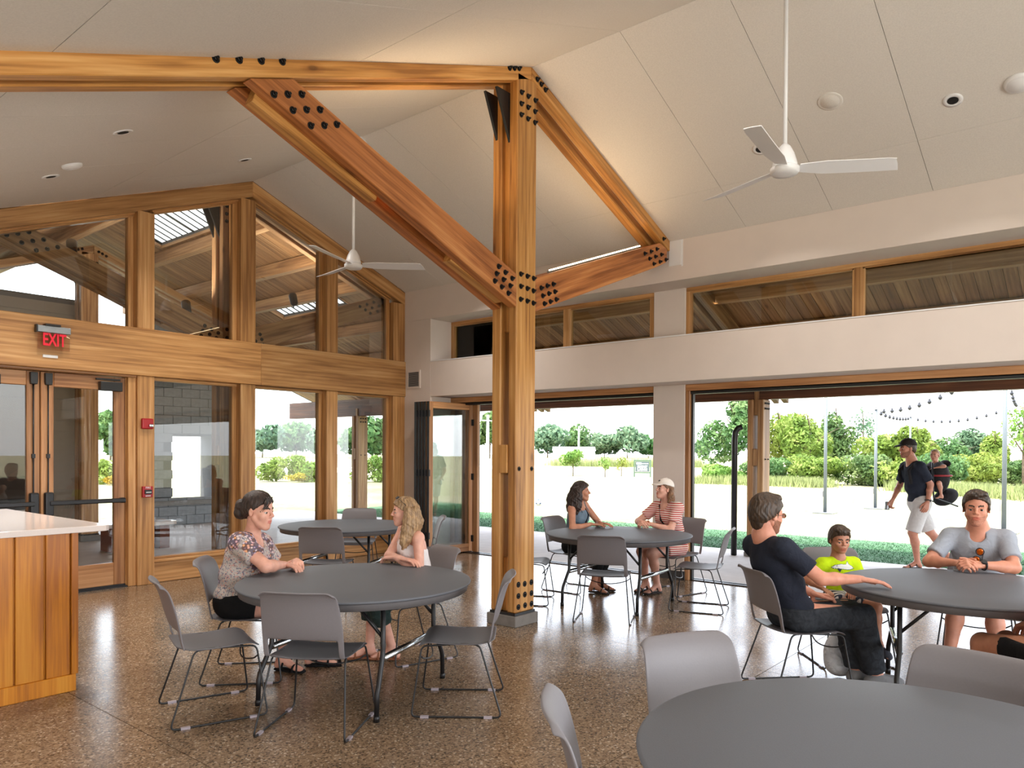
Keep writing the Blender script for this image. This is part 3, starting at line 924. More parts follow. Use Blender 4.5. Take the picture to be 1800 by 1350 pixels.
# skylights: ribbed glowing panels with dark glazing bars
SKYPANEL = plain('skylight_glow', (.9, .92, .95, 1), .6, noise=.01, emit=(.92, .96, 1, 1), estr=1.6)  # opaque panel; emission stands in for daylight coming through
for k, (xa, xb, ya, yb) in enumerate(SKY):
    s = tag(empty('skylight', ((xa + xb) / 2, (ya + yb) / 2, zr(xa, .4)), world=True), ('upper ribbed skylight seen through the gable window by the ridge', 'lower ribbed skylight seen through the right gable windows')[k], 'skylight')
    obj('skylight_panel', MB().prism([(xa, zr(xa, .31)), (xb, zr(xb, .31)), (xb, zr(xb, .33)), (xa, zr(xa, .33))], ya, yb), SKYPANEL, s)
    n = 12
    for i in range(n + 1):
        yy = ya + (yb - ya) * i / n
        w_ = .012 if i != 6 else .045
        obj('glazing_bar', MB().prism([(xa, zr(xa, .292)), (xb, zr(xb, .292)), (xb, zr(xb, .309)), (xa, zr(xa, .309))], yy - w_ / 2, yy + w_ / 2), BLACK, s)
    for (a, b) in ((xa - .03, xa), (xb, xb + .03)):
        timber('curb', ((a + b) / 2, ya - .03, zr((a + b) / 2, .27)), ((a + b) / 2, yb + .03, zr((a + b) / 2, .27)), .03, .10, PORCH, s, bev=0)
    for yy in (ya - .015, yb + .015):
        timber('curb', (xa, yy, zr(xa, .27)), (xb, yy, zr(xb, .27)), .03, .10, PORCH, s, bev=0)
# deck boards (each its own piece) under the roof where the windows show them
def board(xa, xb, y, w=.14):
    p0, p1 = Vector((xa, y, zr(xa, .245))), Vector((xb, y, zr(xb, .245)))
    timber('board', p0, p1, w - .006, .03, DECK, roof, bev=0)
y = -2.0
while y < 16.8:
    hole = [s for s in SKY if s[2] - .08 < y < s[3] + .08]
    x0 = 8.81 if y < 9.25 else RX
    segs = [(x0, 12.7)]
    for s in (hole if y > 9.25 else []):
        segs = [q for a, b in segs for q in ((a, min(b, s[0] - .035)), (max(a, s[1] + .035), b)) if q[1] - q[0] > .02]
    for a, b in segs:
        board(a, b, y)
    if y > 9.25:
        board(-1.0, RX, y)
    y += .14
# purlins
for i, x in enumerate((6.28, 7.20, 7.98, 9.15, 10.15)):
    timber('purlin', (x, 9.21, zr(x, .13)), (x, 16.8, zr(x, .13)), .13, .2, PORCH, roof)
for x in (9.62, 10.62):
    timber('purlin', (x, -6, zr(x, .13)), (x, 9.21, zr(x, .13)), .13, .2, PORCH, roof)
for x in (4.70, 3.75, 2.80, 1.85, .9):
    timber('purlin', (x, 9.21, zr(x, .13)), (x, 16.8, zr(x, .13)), .13, .2, PORCH, roof)
timber('eave_beam', (11.44, -8, 2.62), (11.44, 16.9, 2.62), .16, .40, BROWN, roof)
timber('fascia', (12.74, -8, zr(12.74, .28)), (12.74, 16.9, zr(12.74, .28)), .05, .28, BROWN, roof)

# trusses outside the gable
truss(5.05, PORCH, 'timber_post', 'double timber post right outside the gable glass', 'roof_truss', 'timber roof truss seen through the gable windows', full=False, ext=4.2)
truss(9.70, PORCH, 'timber_post', 'far double timber post seen through the door glass', 'roof_truss', 'farthest timber roof truss over the outdoor porch', full=False, ext=4.2)
# porch columns along the eave
def porch_col(y, label):
    c = tag(empty('porch_column', (11.44, y, 0), world=True), label, 'column')
    for s in (-.08, .08):
        timber('column_ply', (11.44, y + s, .06), (11.44, y + s, 2.42), .28, .09, PORCH, c, up=(0, 1, 0), bev=.008)
    timber('spacer_block', (11.44, y, 1.40), (11.44, y, 1.66), .30, .07, PORCH, c, up=(0, 1, 0))
    timber('spacer_block', (11.44, y, 2.18), (11.44, y, 2.60), .2, .07, PORCH, c, up=(0, 1, 0))
    obj('column_footing', MB().box(11.28, 11.60, y - .16, y + .16, -.01, .06), CONC, c)
    for s in (-.08, .08):
        cut_timber('porch_rafter', [(8.81, zc(8.81) - .118), (12.4, zc(12.4) - .118), (12.4, zc(12.4) + .1), (8.81, zc(8.81) + .1)], y + s - .045, y + s + .045, -math.atan(SL), PORCH, c)
    for i in range(3):
        for j in range(2):
            bolt(c, 11.37 + .07 * i, 2.28 + .08 * j, y - .126, s=.8)
    for i in range(2):
        bolt(c, 11.38 + .12 * i, 1.5, y - .126, s=.6)
    return c
porch_col(4.49, 'double timber porch column behind the bearded man')
porch_col(9.35, 'timber porch column hidden by the indoor post')
porch_col(14.15, 'timber porch column seen through the right lower gable window')
ds = tag(obj('downspout', MB().tube([(11.30, 4.70, 2.0), (11.27, 4.75, 1.98), (11.26, 4.79, 1.92), (11.26, 4.80, 1.80), (11.26, 4.80, .0)], .045, 12), BLACK, None, True), 'black downspout beside the porch column', 'pipe')

# floodlights clamped to the first outside truss; their wash added to brighten the boarding
def floodlight(x, y, z, aim, label, power):
    f = tag(empty('floodlight', (x, y, z), world=True), label, 'light', 'black floodlights on the porch timbers')
    d_ = Vector(aim).normalized()
    p0 = Vector((x, y, z))
    obj('lamp_body', MB().tube([tuple(p0 - d_ * .10), tuple(p0 - d_ * .08), tuple(p0 + d_ * .08), tuple(p0 + d_ * .09)], [.035, .055, .060, .060], 16), BLACK, f, True)
    obj('lamp_glass', MB().tube([tuple(p0 + d_ * .09), tuple(p0 + d_ * .096)], .05, 16), LAMP, f, True)
    obj('lamp_bracket', MB().tube([tuple(p0), tuple(p0 - Vector((0, 0, .12)))], .010, 8), BLACK, f, True)
    area('porch_wash', tuple(p0 + d_ * .13), tuple(d_), .12, .12, power, (1.0, .92, .82))
for i, (x, lab) in enumerate(((3.55, 'floodlight seen in the sloped window above the exit sign'), (4.35, 'left floodlight in the window left of the centre mullion'), (4.95, 'right floodlight in the window left of the centre mullion'), (6.6, 'floodlight right of the outdoor ridge post'))):
    zz = 3.215 + .36 * abs(PX0 - x) + .16
    floodlight(x, 9.72, zz, (.25 if x < 5.4 else .3, .75, 1), lab, 24)

# siding block and fireplace beyond the gable
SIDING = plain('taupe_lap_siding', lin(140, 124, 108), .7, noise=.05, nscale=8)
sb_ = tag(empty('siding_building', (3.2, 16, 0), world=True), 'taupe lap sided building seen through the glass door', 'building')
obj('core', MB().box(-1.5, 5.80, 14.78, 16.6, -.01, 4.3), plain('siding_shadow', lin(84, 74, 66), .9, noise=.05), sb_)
mb = MB().prism([(14.735, 0), (14.75, 0), (14.78, .19), (14.765, .19)], -1.5, 5.82, axis='x')
lap = mb.mesh('lap'); lap.materials.append(SIDING)
for i in range(22):
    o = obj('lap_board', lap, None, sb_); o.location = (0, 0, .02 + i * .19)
fpz = tag(empty('fireplace', (8.0, 16.2, 0), world=True), 'grey block outdoor fireplace seen through the lower window', 'fireplace')
BLOCK = plain('grey_block', lin(140, 142, 146), .85, noise=.12, nscale=14, bump=.2)
MORT = plain('block_mortar', lin(96, 96, 98), .9, noise=.1)
obj('core', MB().box(7.22, 7.78, 15.92, 16.58, 0, 4.3).box(7.78, 8.78, 15.92, 16.58, 1.9, 4.3).box(8.78, 9.38, 15.92, 16.58, 0, 4.3).box(7.22, 9.38, 15.72, 16.58, 0, .42), MORT, fpz)
blk = MB().box(.006, .394, 0, .03, .006, .19).mesh('block'); blk.materials.append(BLOCK)
for r_ in range(22):
    z = r_ * .195
    for c_i in range(6):
        xx = 7.2 + c_i * .4 - (.2 if r_ % 2 else 0)
        if z < .42:
            o = obj('block', blk, None, fpz); o.location = (xx, 15.69, z)
        elif z >= 1.9 or xx < 7.5 or xx > 8.7:
            o = obj('block', blk, None, fpz); o.location = (xx, 15.895, z)
bevel(obj('hearth_slab', MB().box(7.1, 9.5, 15.62, 16.6, .42, .52), CONC, fpz), .01)
# litter bin with lettering outside the door
wbn = tag(empty('waste_bin', (3.0, 10.9, 0), world=True), 'dark litter bin with a white waste sign outside the door', 'bin')
bevel(obj('bin_body', MB().box(2.75, 3.75, 11.2, 11.8, 0, .95), plain('bin_grey', lin(86, 88, 90), .6, noise=.05), wbn), .02)
bevel(obj('bin_lid', MB().prism([(11.12, .95), (11.82, .95), (11.82, 1.22), (11.3, 1.22)], 2.7, 3.8, axis='x'), plain('bin_lid', lin(52, 50, 50), .5, noise=.05), wbn), .01)
obj('bin_sign', MB().box(3.22, 3.62, 11.19, 11.199, .52, .80), FANW, wbn)
text_obj('bin_lettering', 'WASTE ONLY', .055, BLACK, wbn, (3.42, 11.187, .60), (R(90), 0, 0))
obj('bin_symbol', MB().tube([(3.42 + .05 * math.cos(a), 11.186, .71 + .05 * math.sin(a)) for a in (R(90), R(210), R(330))], .009, 6, closed=True), BLACK, wbn)
# bench seen low through the door
bn = tag(empty('porch_bench', (5.4, 12.4, 0), world=True), 'low bench with brick red legs seen through the door', 'bench')
obj('bench_top', MB().box(4.9, 6.0, 12.1, 12.6, .38, .44), QUARTZ, bn)
for x in (5.0, 5.75):
    obj('bench_leg', MB().box(x, x + .16, 12.15, 12.55, 0, .38), plain('brick_red', lin(120, 66, 50), .8, noise=.1), bn)

# ------------------------------------------------------------------ plants
def foliage_mesh(name, rx, rz, n, ls, blobs=9, squash=1.0, spread=.62):
    C = rng.normal(0, 1, (blobs, 3)); C /= np.linalg.norm(C, axis=1)[:, None]
    C *= rng.uniform(.25, 1, (blobs, 1)) ** .6 * spread
    Rr = rng.uniform(.34, .52, blobs)
    idx = rng.integers(0, blobs, n)
    D = rng.normal(0, 1, (n, 3)); D /= np.linalg.norm(D, axis=1)[:, None]
    rad = Rr[idx] * (1 - .35 * rng.uniform(0, 1, n) ** 2.2)
    P = C[idx] + D * rad[:, None]
    P = P * np.array([rx, rx, rz])
    Nn = D + rng.normal(0, .55, (n, 3)); Nn /= np.linalg.norm(Nn, axis=1)[:, None]
    U = np.cross(Nn, rng.normal(0, 1, (n, 3))); U /= np.linalg.norm(U, axis=1)[:, None]
    Vv = np.cross(Nn, U)
    sz = ls * rng.uniform(.6, 1.3, (n, 1))
    Q = np.stack([P - U * sz, P + Vv * sz * .55, P + U * sz, P - Vv * sz * .55], 1).reshape(-1, 3)
    me = bpy.data.meshes.new(name)
    me.from_pydata(Q.tolist(), [], np.arange(4 * n).reshape(-1, 4).tolist())
    return me
def tree(name, x, y, top, w, mat, label, cat, group, n=3200, ls=.12, trunk=True, base=-.06, fill=.16):
    t = tag(empty(name, (x, y, base)), label, cat, group)
    h = top - base
    z0 = h * (fill if trunk else -.12)
    me = foliage_mesh('foliage', w / 2, (h - z0) / 2, n, ls)
    o = obj('foliage', me, mat, t); o.location = (0, 0, z0 + (h - z0) / 2)
    if trunk:
        r = .035 * h * .5
        mb = MB().tube([(0, 0, 0), (.03 * h, .01 * h, h * .3), (-.01 * h, 0, h * .6), (.02 * h, .02 * h, h * .85)], [r, r * .8, r * .5, r * .2], 7)
        for a in range(5):
            an = a * 2.4
            mb.tube([(.02 * h * .5, 0, h * (.25 + .1 * a)), (math.cos(an) * w * .22, math.sin(an) * w * .22, h * (.4 + .1 * a)), (math.cos(an) * w * .38, math.sin(an) * w * .38, h * (.48 + .1 * a))], [r * .45, r * .3, r * .1], 6)
        obj('trunk', mb, BARK, t, True)
    return t
K = 2.0    # the far line of trees stands this much farther out
ORD = ['first', 'second', 'third', 'fourth', 'fifth', 'sixth', 'seventh', 'eighth', 'ninth', 'tenth', 'eleventh', 'twelfth']
far_door = [(67.6, 59.4, 6.9, 5.6, LEAF_G), (88.1, 66.1, 5.6, 8.0, LEAF_B), (94.8, 65.8, 6.0, 6.0, LEAF_G), (93.4, 59.7, 4.6, 7.2, LEAF_B), (91.2, 54.5, 5.3, 6.6, LEAF_B), (97.5, 54.7, 4.6, 6.4, LEAF_G)]
for i, (x, y, z, w, m) in enumerate(far_door):
    tree('far_tree', x * K, y * K, (z - 1.6) * K + 1.6, w * K, m, '%s tree from the left in the far tree line beyond the left door opening' % ORD[i], 'tree', 'far tree line beyond the left door opening', 1700, .75, fill=.06)
far_gab = [(25.8, 62.9, 5.2, 2.6, 'tree on the slope seen through the glass door', LEAF_G), (49.2, 78.6, 5.0, 5.4, 'leftmost far tree seen through the lower window behind the floral shirt', LEAF_B), (55.8, 81.6, 5.7, 7.2, 'tallest far tree seen through the lower window behind the floral shirt', LEAF_G),
           (51.6, 71.0, 4.4, 4.2, 'rightmost far tree seen through the lower window behind the floral shirt', LEAF_B), (58.5, 73.6, 4.9, 5.4, 'far tree beside the porch column in the narrow gable window', LEAF_G), (55.0, 65.3, 5.5, 6.0, 'wide bright far tree in the narrow gable window', LEAF_G),
           (62.3, 69.1, 5.3, 5.0, 'far tree seen through the gap beside the folded doors', LEAF_B), (63.9, 63.9, 6.0, 6.6, 'far tree seen through the glass of the folded door', LEAF_Y)]
for (x, y, z, w, lab, m) in far_gab:
    tree('far_tree', x * K, y * K, (z - 1.6) * K + 1.6, w * K, m, lab, 'tree', 'far trees beyond the gable', 1700, .75, fill=.06)
tree('round_shrub', 42.8, 29.9, 1.95, 1.9, LEAF_Y, 'round yellow green young tree standing alone on the lawn', 'tree', None, 1500, .09, fill=.2)
tree('young_tree', 42.5, 27.1, 1.5, 1.0, LEAF_Y, 'thin young tree left of the event lawn sign', 'tree', None, 260, .08, fill=.25)
tree('young_tree', 44.9, 27.3, 1.4, 1.2, LEAF_Y, 'thin young tree closest to the event lawn sign', 'tree', None, 260, .08, fill=.25)
tree('far_tree', 93.3 * K, 44.1 * K, 6.0, 6.4, LEAF_B, 'small pale far tree right of the white pier', 'tree', None, 1500, .6, fill=.1)
hedge = [(44.1, 18.8, 5.4, 4.4, LEAF_G), (49.9, 18.1, 5.3, 4.4, LEAF_Y), (48.1, 15.6, 4.7, 4.6, LEAF_Y), (54.4, 15.8, 5.6, 3.6, LEAF_G), (47.9, 11.1, 2.9, 4.6, LEAF_Y), (47.9, 9.5, 3.6, 3.4, LEAF_Y), (52.4, 8.8, 3.1, 4.2, LEAF_G), (58.2, 8.1, 3.7, 3.0, LEAF_B), (53.1, 6.4, 3.3, 2.2, LEAF_Y)]
for i, (x, y, z, w, m) in enumerate(hedge):
    tree('hedge_tree', x, y, z, w, m, '%s tree from the left in the bushy hedge beyond the right door opening' % ORD[i], 'tree', 'bushy hedge beyond the right door opening', 5200, .13, fill=.03)
tree('sparse_tree', 59.8, 15.5, 5.4, 2.4, LEAF_B, 'thin half bare tree rising above the hedge', 'tree', None, 420, .12, fill=.3)
tree('sparse_tree', 41.0, 3.8, 4.6, 2.4, LEAF_Y, 'thin sparse tree at the right edge beyond the steel pole', 'tree', None, 520, .10, fill=.2)
low = [(40.0, 17.6, 1.2, 3.2), (40.5, 15.4, 1.5, 3.4), (41.1, 13.1, 1.8, 3.8), (41.7, 10.7, 1.65, 3.8), (40.8, 8.7, 1.8, 3.2), (44.3, 7.7, 1.9, 3.4), (46.7, 6.4, 1.9, 3.4), (47.9, 4.8, 1.6, 3.2)]
for i, (x, y, z, w) in enumerate(low):
    tree('low_bush', x, y, z, w, (LEAF_Y, LEAF_G)[i % 2], '%s low bush from the left along the foot of the hedge' % ORD[i], 'bush', 'low bushes at the foot of the hedge', 4200, .10, trunk=False)
gar = [(22.7, 35.3, 1.4, 1.9), (24.2, 35.1, 1.6, 1.9), (24.1, 33.6, 1.3, 1.5), (25.7, 31.7, 1.4, 1.5), (26.4, 30.9, 1.6, 1.7), (15.4, 37.9, 1.3, 1.5)]
glab = ['left garden shrub in the middle lower gable window', 'middle garden shrub in the middle lower gable window', 'right garden shrub in the middle lower gable window', 'left garden shrub in the narrow gable window', 'right garden shrub in the narrow gable window', 'garden shrub seen through the glass door']
for (x, y, z, w), lab in zip(gar, glab):
    tree('garden_shrub', x, y, z, w, LEAF_Y, lab, 'shrub', 'garden shrubs beyond the gable', 1500, .09, trunk=False)
tree('flowering_shrub', 23.2, 33.8, .5, 1.5, FLOWER, 'low yellow flowering plant in the garden bed', 'plant', None, 700, .07, trunk=False)
tree('flowering_shrub', 15.3, 36.6, .45, 1.4, FLOWER, 'low yellow flowering plant seen through the glass door', 'plant', None, 600, .07, trunk=False)
def tall_grass(name, pts, n, h, label):
    V, F = [], []
    for i in range(n):
        a = random.random()
        k = min(len(pts) - 2, int(a * (len(pts) - 1)))
        t = a * (len(pts) - 1) - k
        x = pts[k][0] * (1 - t) + pts[k + 1][0] * t + random.gauss(0, .7)
        y = pts[k][1] * (1 - t) + pts[k + 1][1] * t + random.gauss(0, .35)
        an = random.random() * 6.28; w = .02; hh = h * random.uniform(.5, 1.2)
        o = len(V)
        V += [(x - w * math.cos(an), y - w * math.sin(an), -.06), (x + w * math.cos(an), y + w * math.sin(an), -.06), (x + random.gauss(0, .1), y + random.gauss(0, .1), hh)]
        F.append((o, o + 1, o + 2))
    me = bpy.data.meshes.new(name); me.from_pydata(V, [], F)
    tag(obj(name, me, MEADOW), label, 'grass', kind='stuff')
tall_grass('tall_grass', [(38.6, 18.6), (38.8, 14.5), (38.2, 11.6)], 6000, .42, 'tall unmown grass at the foot of the hedge on the left')
tall_grass('tall_grass', [(38.0, 8.2), (35.5, 5.5), (33.5, 2.5)], 8000, .45, 'tall unmown grass in front of the hedge on the right')
tall_grass('tall_grass', [(70, 52), (76, 44), (80, 38)], 5000, 1.0, 'pale tall meadow grass beyond the event lawn sign')
# a hazy pale gravel band beyond the garden
tag(obj('gravel_path', MB().box(24, 70, 46, 60, -.06, -.02), plain('pale_gravel', lin(226, 214, 204), .95, noise=.05, nscale=2)), 'pale gravel band beyond the garden', 'path', kind='structure')

# ------------------------------------------------------------------ light poles, string lights, sign, ball, sheds
POLE = plain('grey_painted_pole', lin(96, 104, 108), .5, noise=.06)
POLES = [(21.5, 6.55, 3.65, 'steel light pole nearest the porch column'), (24.3, 5.95, 2.92, 'steel light pole left of the walking man'), (38.0, 7.85, 3.28, 'steel light pole rising behind the walking man'), (18.8, 2.09, 3.65, 'thick steel light pole at the right, behind the man in grey')]
tops = []
for (x, y, z, lab) in POLES:
    p_ = tag(empty('light_pole', (x, y, -.06)), lab, 'pole', 'steel light poles on the lawn')
    obj('pole_shaft', MB().tube([(0, 0, 0), (0, 0, z + .06)], [.046, .040], 14), POLE, p_, True)
    bevel(obj('pole_base', MB().box(-.26, .26, -.26, .26, 0, .04), STEEL, p_), .004)
    bevel(obj('pole_outlet', MB().box(-.02, .06, .06, .12, .45, .62), LGREY, p_), .006)
    obj('pole_cap', MB().lathe([(.06, z + .055), (.06, z + .07), (.03, z + .085)], 14), STEEL, p_, True)
    tops.append(Vector((x, y, z)))
bulb_me = MB().lathe([(.009, .09), (.026, .06), (.026, .045), (.050, .01), (.052, -.015), (.032, -.05), (.009, -.065)], 10).mesh('bulb', True)
bulb_me.materials.append(plain('dark_bulb', lin(40, 42, 48), .3, noise=.05))
WIRE = plain('string_wire', lin(60, 62, 66), .6, noise=.05)
def string(a, b, sag, n, label):
    e = tag(empty('string_light', tuple((a + b) / 2), world=True), label, 'light', 'string lights between the poles')
    P = [a.lerp(b, i / 24) - Vector((0, 0, sag * 4 * (i / 24) * (1 - i / 24))) for i in range(25)]
    obj('wire', MB().tube(P, .008, 5), WIRE, e, True)
    for i in range(1, n):
        t = i / n
        o = obj('bulb', bulb_me, None, e); o.location = a.lerp(b, t) - Vector((0, 0, sag * 4 * t * (1 - t) + .06))
far1, far2 = Vector((34.0, 3.4, 3.5)), Vector((30.0, 1.0, 3.3))
string(tops[0], tops[3], .42, 12, 'nearest string of bulbs from pole to pole')
string(tops[1], tops[2], .12, 10, 'string of bulbs between the two short poles')
string(tops[2], far1, .35, 12, 'string of bulbs running right from the pole behind the walking man')
string(tops[1], tops[3], .30, 12, 'string of bulbs from the short pole to the thick right pole')
string(far1, tops[3], .25, 10, 'string of bulbs coming back to the thick right pole')
sg = empty('lawn_sign', (44.7, 25.53, -.06))
sg.rotation_euler = (0, 0, R(-68.3))
tag(sg, 'green framed event lawn sign on two legs', 'sign')
SG = plain('sign_green', lin(72, 96, 76), .6, noise=.05); SGD = plain('sign_panel_grey', lin(70, 84, 84), .6, noise=.05)
for x in (-.58, .50):
    obj('sign_leg', MB().box(x, x + .08, -.04, .04, 0, 1.17), SG, sg)
obj('sign_rail', MB().box(-.5, .5, -.03, .03, 1.07, 1.16), SG, sg)
obj('sign_rail', MB().box(-.5, .5, -.03, .03, .26, .34), SG, sg)
obj('sign_panel', MB().box(-.46, .46, -.035, .035, .36, 1.05), SGD, sg)
text_obj('sign_lettering', 'EVENT', .22, FANW, sg, (0, -.04, .69), (R(90), 0, 0), bold=.012)
text_obj('sign_lettering', 'LAWN', .22, FANW, sg, (0, -.04, .49), (R(90), 0, 0), bold=.012)
obj('sign_heading', MB().box(-.40, -.06, -.045, -.036, .86, .98), FANW, sg)
obj('sign_subheading', MB().box(-.02, .40, -.045, -.036, .88, .92), FANW, sg)
def ball(x, y, r):
    me = bpy.data.meshes.new('ball_shell')
    bm = bmesh.new(); bmesh.ops.create_icosphere(bm, subdivisions=3, radius=r)
    bm.to_mesh(me); bm.free()
    me.polygons.foreach_set('use_smooth', [True] * len(me.polygons))
    b = tag(empty('ball', (x, y, -.06)), 'white and blue ball lying on the lawn beyond the post', 'ball')
    o = obj('ball_shell', me, FANW, b); o.location = (0, 0, r)
    pm = MB()
    blue = plain('ball_blue', lin(60, 84, 120), .5, noise=.05)
    for a, t in ((0, 90), (72, 30), (144, 30), (216, 30), (288, 30), (36, -30), (108, -30), (180, -30), (252, -30), (324, -30)):
        d_ = Vector((math.cos(R(a)) * math.cos(R(t)), math.sin(R(a)) * math.cos(R(t)), math.sin(R(t))))
        u_ = d_.orthogonal().normalized(); w_ = d_.cross(u_)
        q = obj('ball_patch', MB().add([d_ * r * 1.012 * .96 + (u_ * math.cos(k * 2 * PI / 5) + w_ * math.sin(k * 2 * PI / 5)) * r * .3 for k in range(5)] + [d_ * r * 1.02], [(k, (k + 1) % 5, 5) for k in range(5)]), blue, b)
        q.location = (0, 0, r)
ball(18.5, 14.22, .12)
SHED = plain('white_shed', lin(214, 216, 220), .8, noise=.04)
for k, (x, y, lx, lab) in enumerate(((152, 106, 10, 'long white shed at the foot of the far tree line'),)):
    sh = tag(empty('shed', (x, y, -.06)), lab, 'shed'); sh.rotation_euler = (0, 0, R(-50))
    obj('shed_wall', MB().box(-lx / 2, lx / 2, -2, 2, 0, 2.0 + k), SHED, sh)
    obj('shed_roof', MB().prism([(-2.3, 2.0 + k), (2.3, 2.0 + k), (0, 3.0 + k)], -lx / 2 - .2, lx / 2 + .2, axis='x'), LGREY, sh)
    for xx in (-.3, .25):
        obj('shed_door', MB().box(lx * xx - .5, lx * xx + .5, -2.03, -2.0, 0, 1.6), LGREY, sh)
for (x, y, h, lab) in ((80, 55, 5.0, 'white utility pole above the far sheds'), (45.2, 39.9, 4.6, 'tall pale utility pole next to the indoor post'), (80.5, 12.4, 7.2, 'pale utility pole above the hedge'), (92, 14.4, 6.4, 'thin utility mast right of the hedge gap')):
    u = tag(empty('utility_pole', (x, y, -.06)), lab, 'pole')
    obj('pole_shaft', MB().tube([(0, 0, 0), (0, 0, h)], [.14, .10], 8), SHED, u, True)
    obj('cross_arm', MB().box(-.7, .7, -.05, .05, h - .5, h - .4), LGREY, u)

# ------------------------------------------------------------------ folded glass doors in the left opening
def fold_leaf(name, p0, p1, label, edge_black=False):
    """door leaf standing from p0 to p1 (plan), 2.36 m high"""
    p0, p1 = Vector(p0), Vector(p1)
    L = (p1 - p0).length
    e = tag(empty(name, (p0.x, p0.y, .02)), label, 'door', 'folded glass door leaves')
    e.rotation_euler = (0, 0, math.atan2(p1.y - p0.y, p1.x - p0.x))
    st, th, H = .075, .052, 2.33
    m = CEDAR
    for a, b in ((0, st), (L - st, L)):
        o = timber('leaf_stile', ((a + b) / 2, 0, 0), ((a + b) / 2, 0, H), b - a, th, m, e, up=(0, 1, 0), bev=.003)
    timber('leaf_rail', (st, 0, H - .05), (L - st, 0, H - .05), th, .10, m, e, bev=.003)
    timber('leaf_rail', (st, 0, .06), (L - st, 0, .06), th, .12, m, e, bev=.003)
    obj('pane', MB().box(st - .01, L - st + .01, -.004, .004, .115, H - .095), GLASS, e)
    for a in (.0,):
        obj('edge_seal', MB().box(-.006, 0, -th / 2 - .004, th / 2 + .004, 0, H), BLACK, e)
    for z in (.25, 1.2, 2.1):
        obj('hinge', MB().box(-.012, .012, -th / 2 - .012, -th / 2, z, z + .10), BLACK, e)
    return e
fold_leaf('folding_door_leaf', (7.93, 8.20), (8.80, 8.105), 'front folded glass door leaf with light wood frame')
for i in range(4):
    fold_leaf('folding_door_leaf', (7.93, 8.272 + i * .066), (8.80, 8.192 + i * .066), '%s folded glass door leaf behind the front one' % ORD[i])
jl = tag(empty('door_jamb_post', (8.76, 7.98, 0)), 'slim wooden jamb post standing beside the folded leaves', 'post')
timber('jamb_core', (0, 0, .02), (0, 0, 2.33), .05, .11, CEDAR, jl, up=(0, 1, 0), bev=.003)
obj('jamb_seal', MB().box(.026, .034, -.055, .055, .02, 2.33), STEEL, jl)
for z in (.18, 1.15, 2.0):
    obj('hinge', MB().box(-.05, -.024, .02, .055, z, z + .10), BLACK, jl)

# ------------------------------------------------------------------ bar counter at the left
ct = tag(empty('bar_counter', (1.2, 6.2, 0), world=True), 'honey stained wooden bar counter with pale stone top', 'counter')
CY = 5.386
obj('carcass', MB().box(-.6, 1.985, CY + .03, 7.3, .0, 1.045), BIRCH, ct)
def vboard(xa, xb, z0, z1, y0, y1, nm):
    o = obj(nm, MB().box(0, xb - xa, y0, y1, z0, z1), BIRCH, ct)
    o.location = (xa, 0, 0)
    bevel(o, .003, 1)
edges = [-.6, -.22, -.04, .135, .308, .48, .652, .824, .996, 1.17, 1.34, 1.468, 1.639, 1.811, 1.965]
for a, b in zip(edges[:-1], edges[1:]):
    vboard(a + .007, b - .007, .11, 1.045, CY + .008, CY + .03, 'panel')
vboard(1.967, 2.008, .11, 1.045, CY, CY + .03, 'corner_post')
vboard(1.985, 2.008, .11, 1.045, CY + .03, 7.3, 'end_panel')
timber('plinth', (-.6, CY + .012, .055), (1.993, CY + .012, .055), .03, .11, BIRCH, ct, bev=.003)
cap = bevel(obj('countertop', MB().prism([(-.8, CY - .03), (2.17, CY - .03), (2.20, CY), (2.20, 7.42), (-.8, 7.42)], 1.045, 1.085, axis='z'), QUARTZ, ct), .004, 2)
obj('sink_inset', MB().box(1.0, 1.42, 5.75, 6.5, 1.0855, 1.0868), plain('sink_grey', lin(96, 100, 106), .25, .6, noise=.05), ct)

# ------------------------------------------------------------------ tables
TOP = plain('table_top_grey', lin(98, 101, 107), .55, noise=.05, nscale=220, bump=.06, spec=.3)
APRON = plain('table_edge_grey', lin(104, 102, 104), .5, noise=.04, nscale=40)
def make_table():
    t = empty('round_table')
    obj('tabletop', MB().lathe([(.70, .722), (.752, .722), (.760, .727), (.762, .733), (.759, .738), (.750, .7405), (0.4, .7405), (.01, .7405)], 96), TOP, t, True)
    mb = MB(); n = 64
    rings = [[(r * math.cos(2 * PI * k / n), r * math.sin(2 * PI * k / n), z) for k in range(n + 1)] for r, z in ((.742, .724), (.738, .680), (.715, .680), (.715, .722))]
    mb.grid(rings)
    obj('apron', mb, APRON, t, True)
    for sv in (-1, 1):
        v = .40 * sv
        for su in (-1, 1):
            path = [(.35 * su, v, .715), (.35 * su, v, .40), (.355 * su, v, .36), (.44 * su, v + .02 * sv, .20), (.455 * su, v + .02 * sv, .16), (.46 * su, v + .02 * sv, .012)]
            l = obj('leg', MB().tube(path, .0155, 10), BLACK, t, True)
            obj('foot_cap', MB().lathe([(.019, 0), (.019, .03), (.016, .035)], 12, (.46 * su, v + .02 * sv, 0)), BLACK, l, True)
            b = obj('brace', MB().tube([(.35 * su, v, .47), (.35 * su * .98, v - .24 * sv, .705)], .011, 8), BLACK, t, True)
        obj('cross_tube', MB().tube([(-.345, v, .345), (.345, v, .345)], .021, 14), CHROME, t, True)
    return t
table0 = make_table()
TABLES = [(3.183, 3.969, 20, 'round grey folding table between the floral shirt and white top women'),
          (6.837, 4.183, 6, 'round grey folding table shared by the woman in the white cap'),
          (5.48, 7.01, 30, 'empty round grey table in front of the gable windows'),
          (5.629, 0.832, 16, 'round grey folding table with the boy and two men'),
          (2.336, 0.472, 40, 'large empty round grey table in the near right corner')]
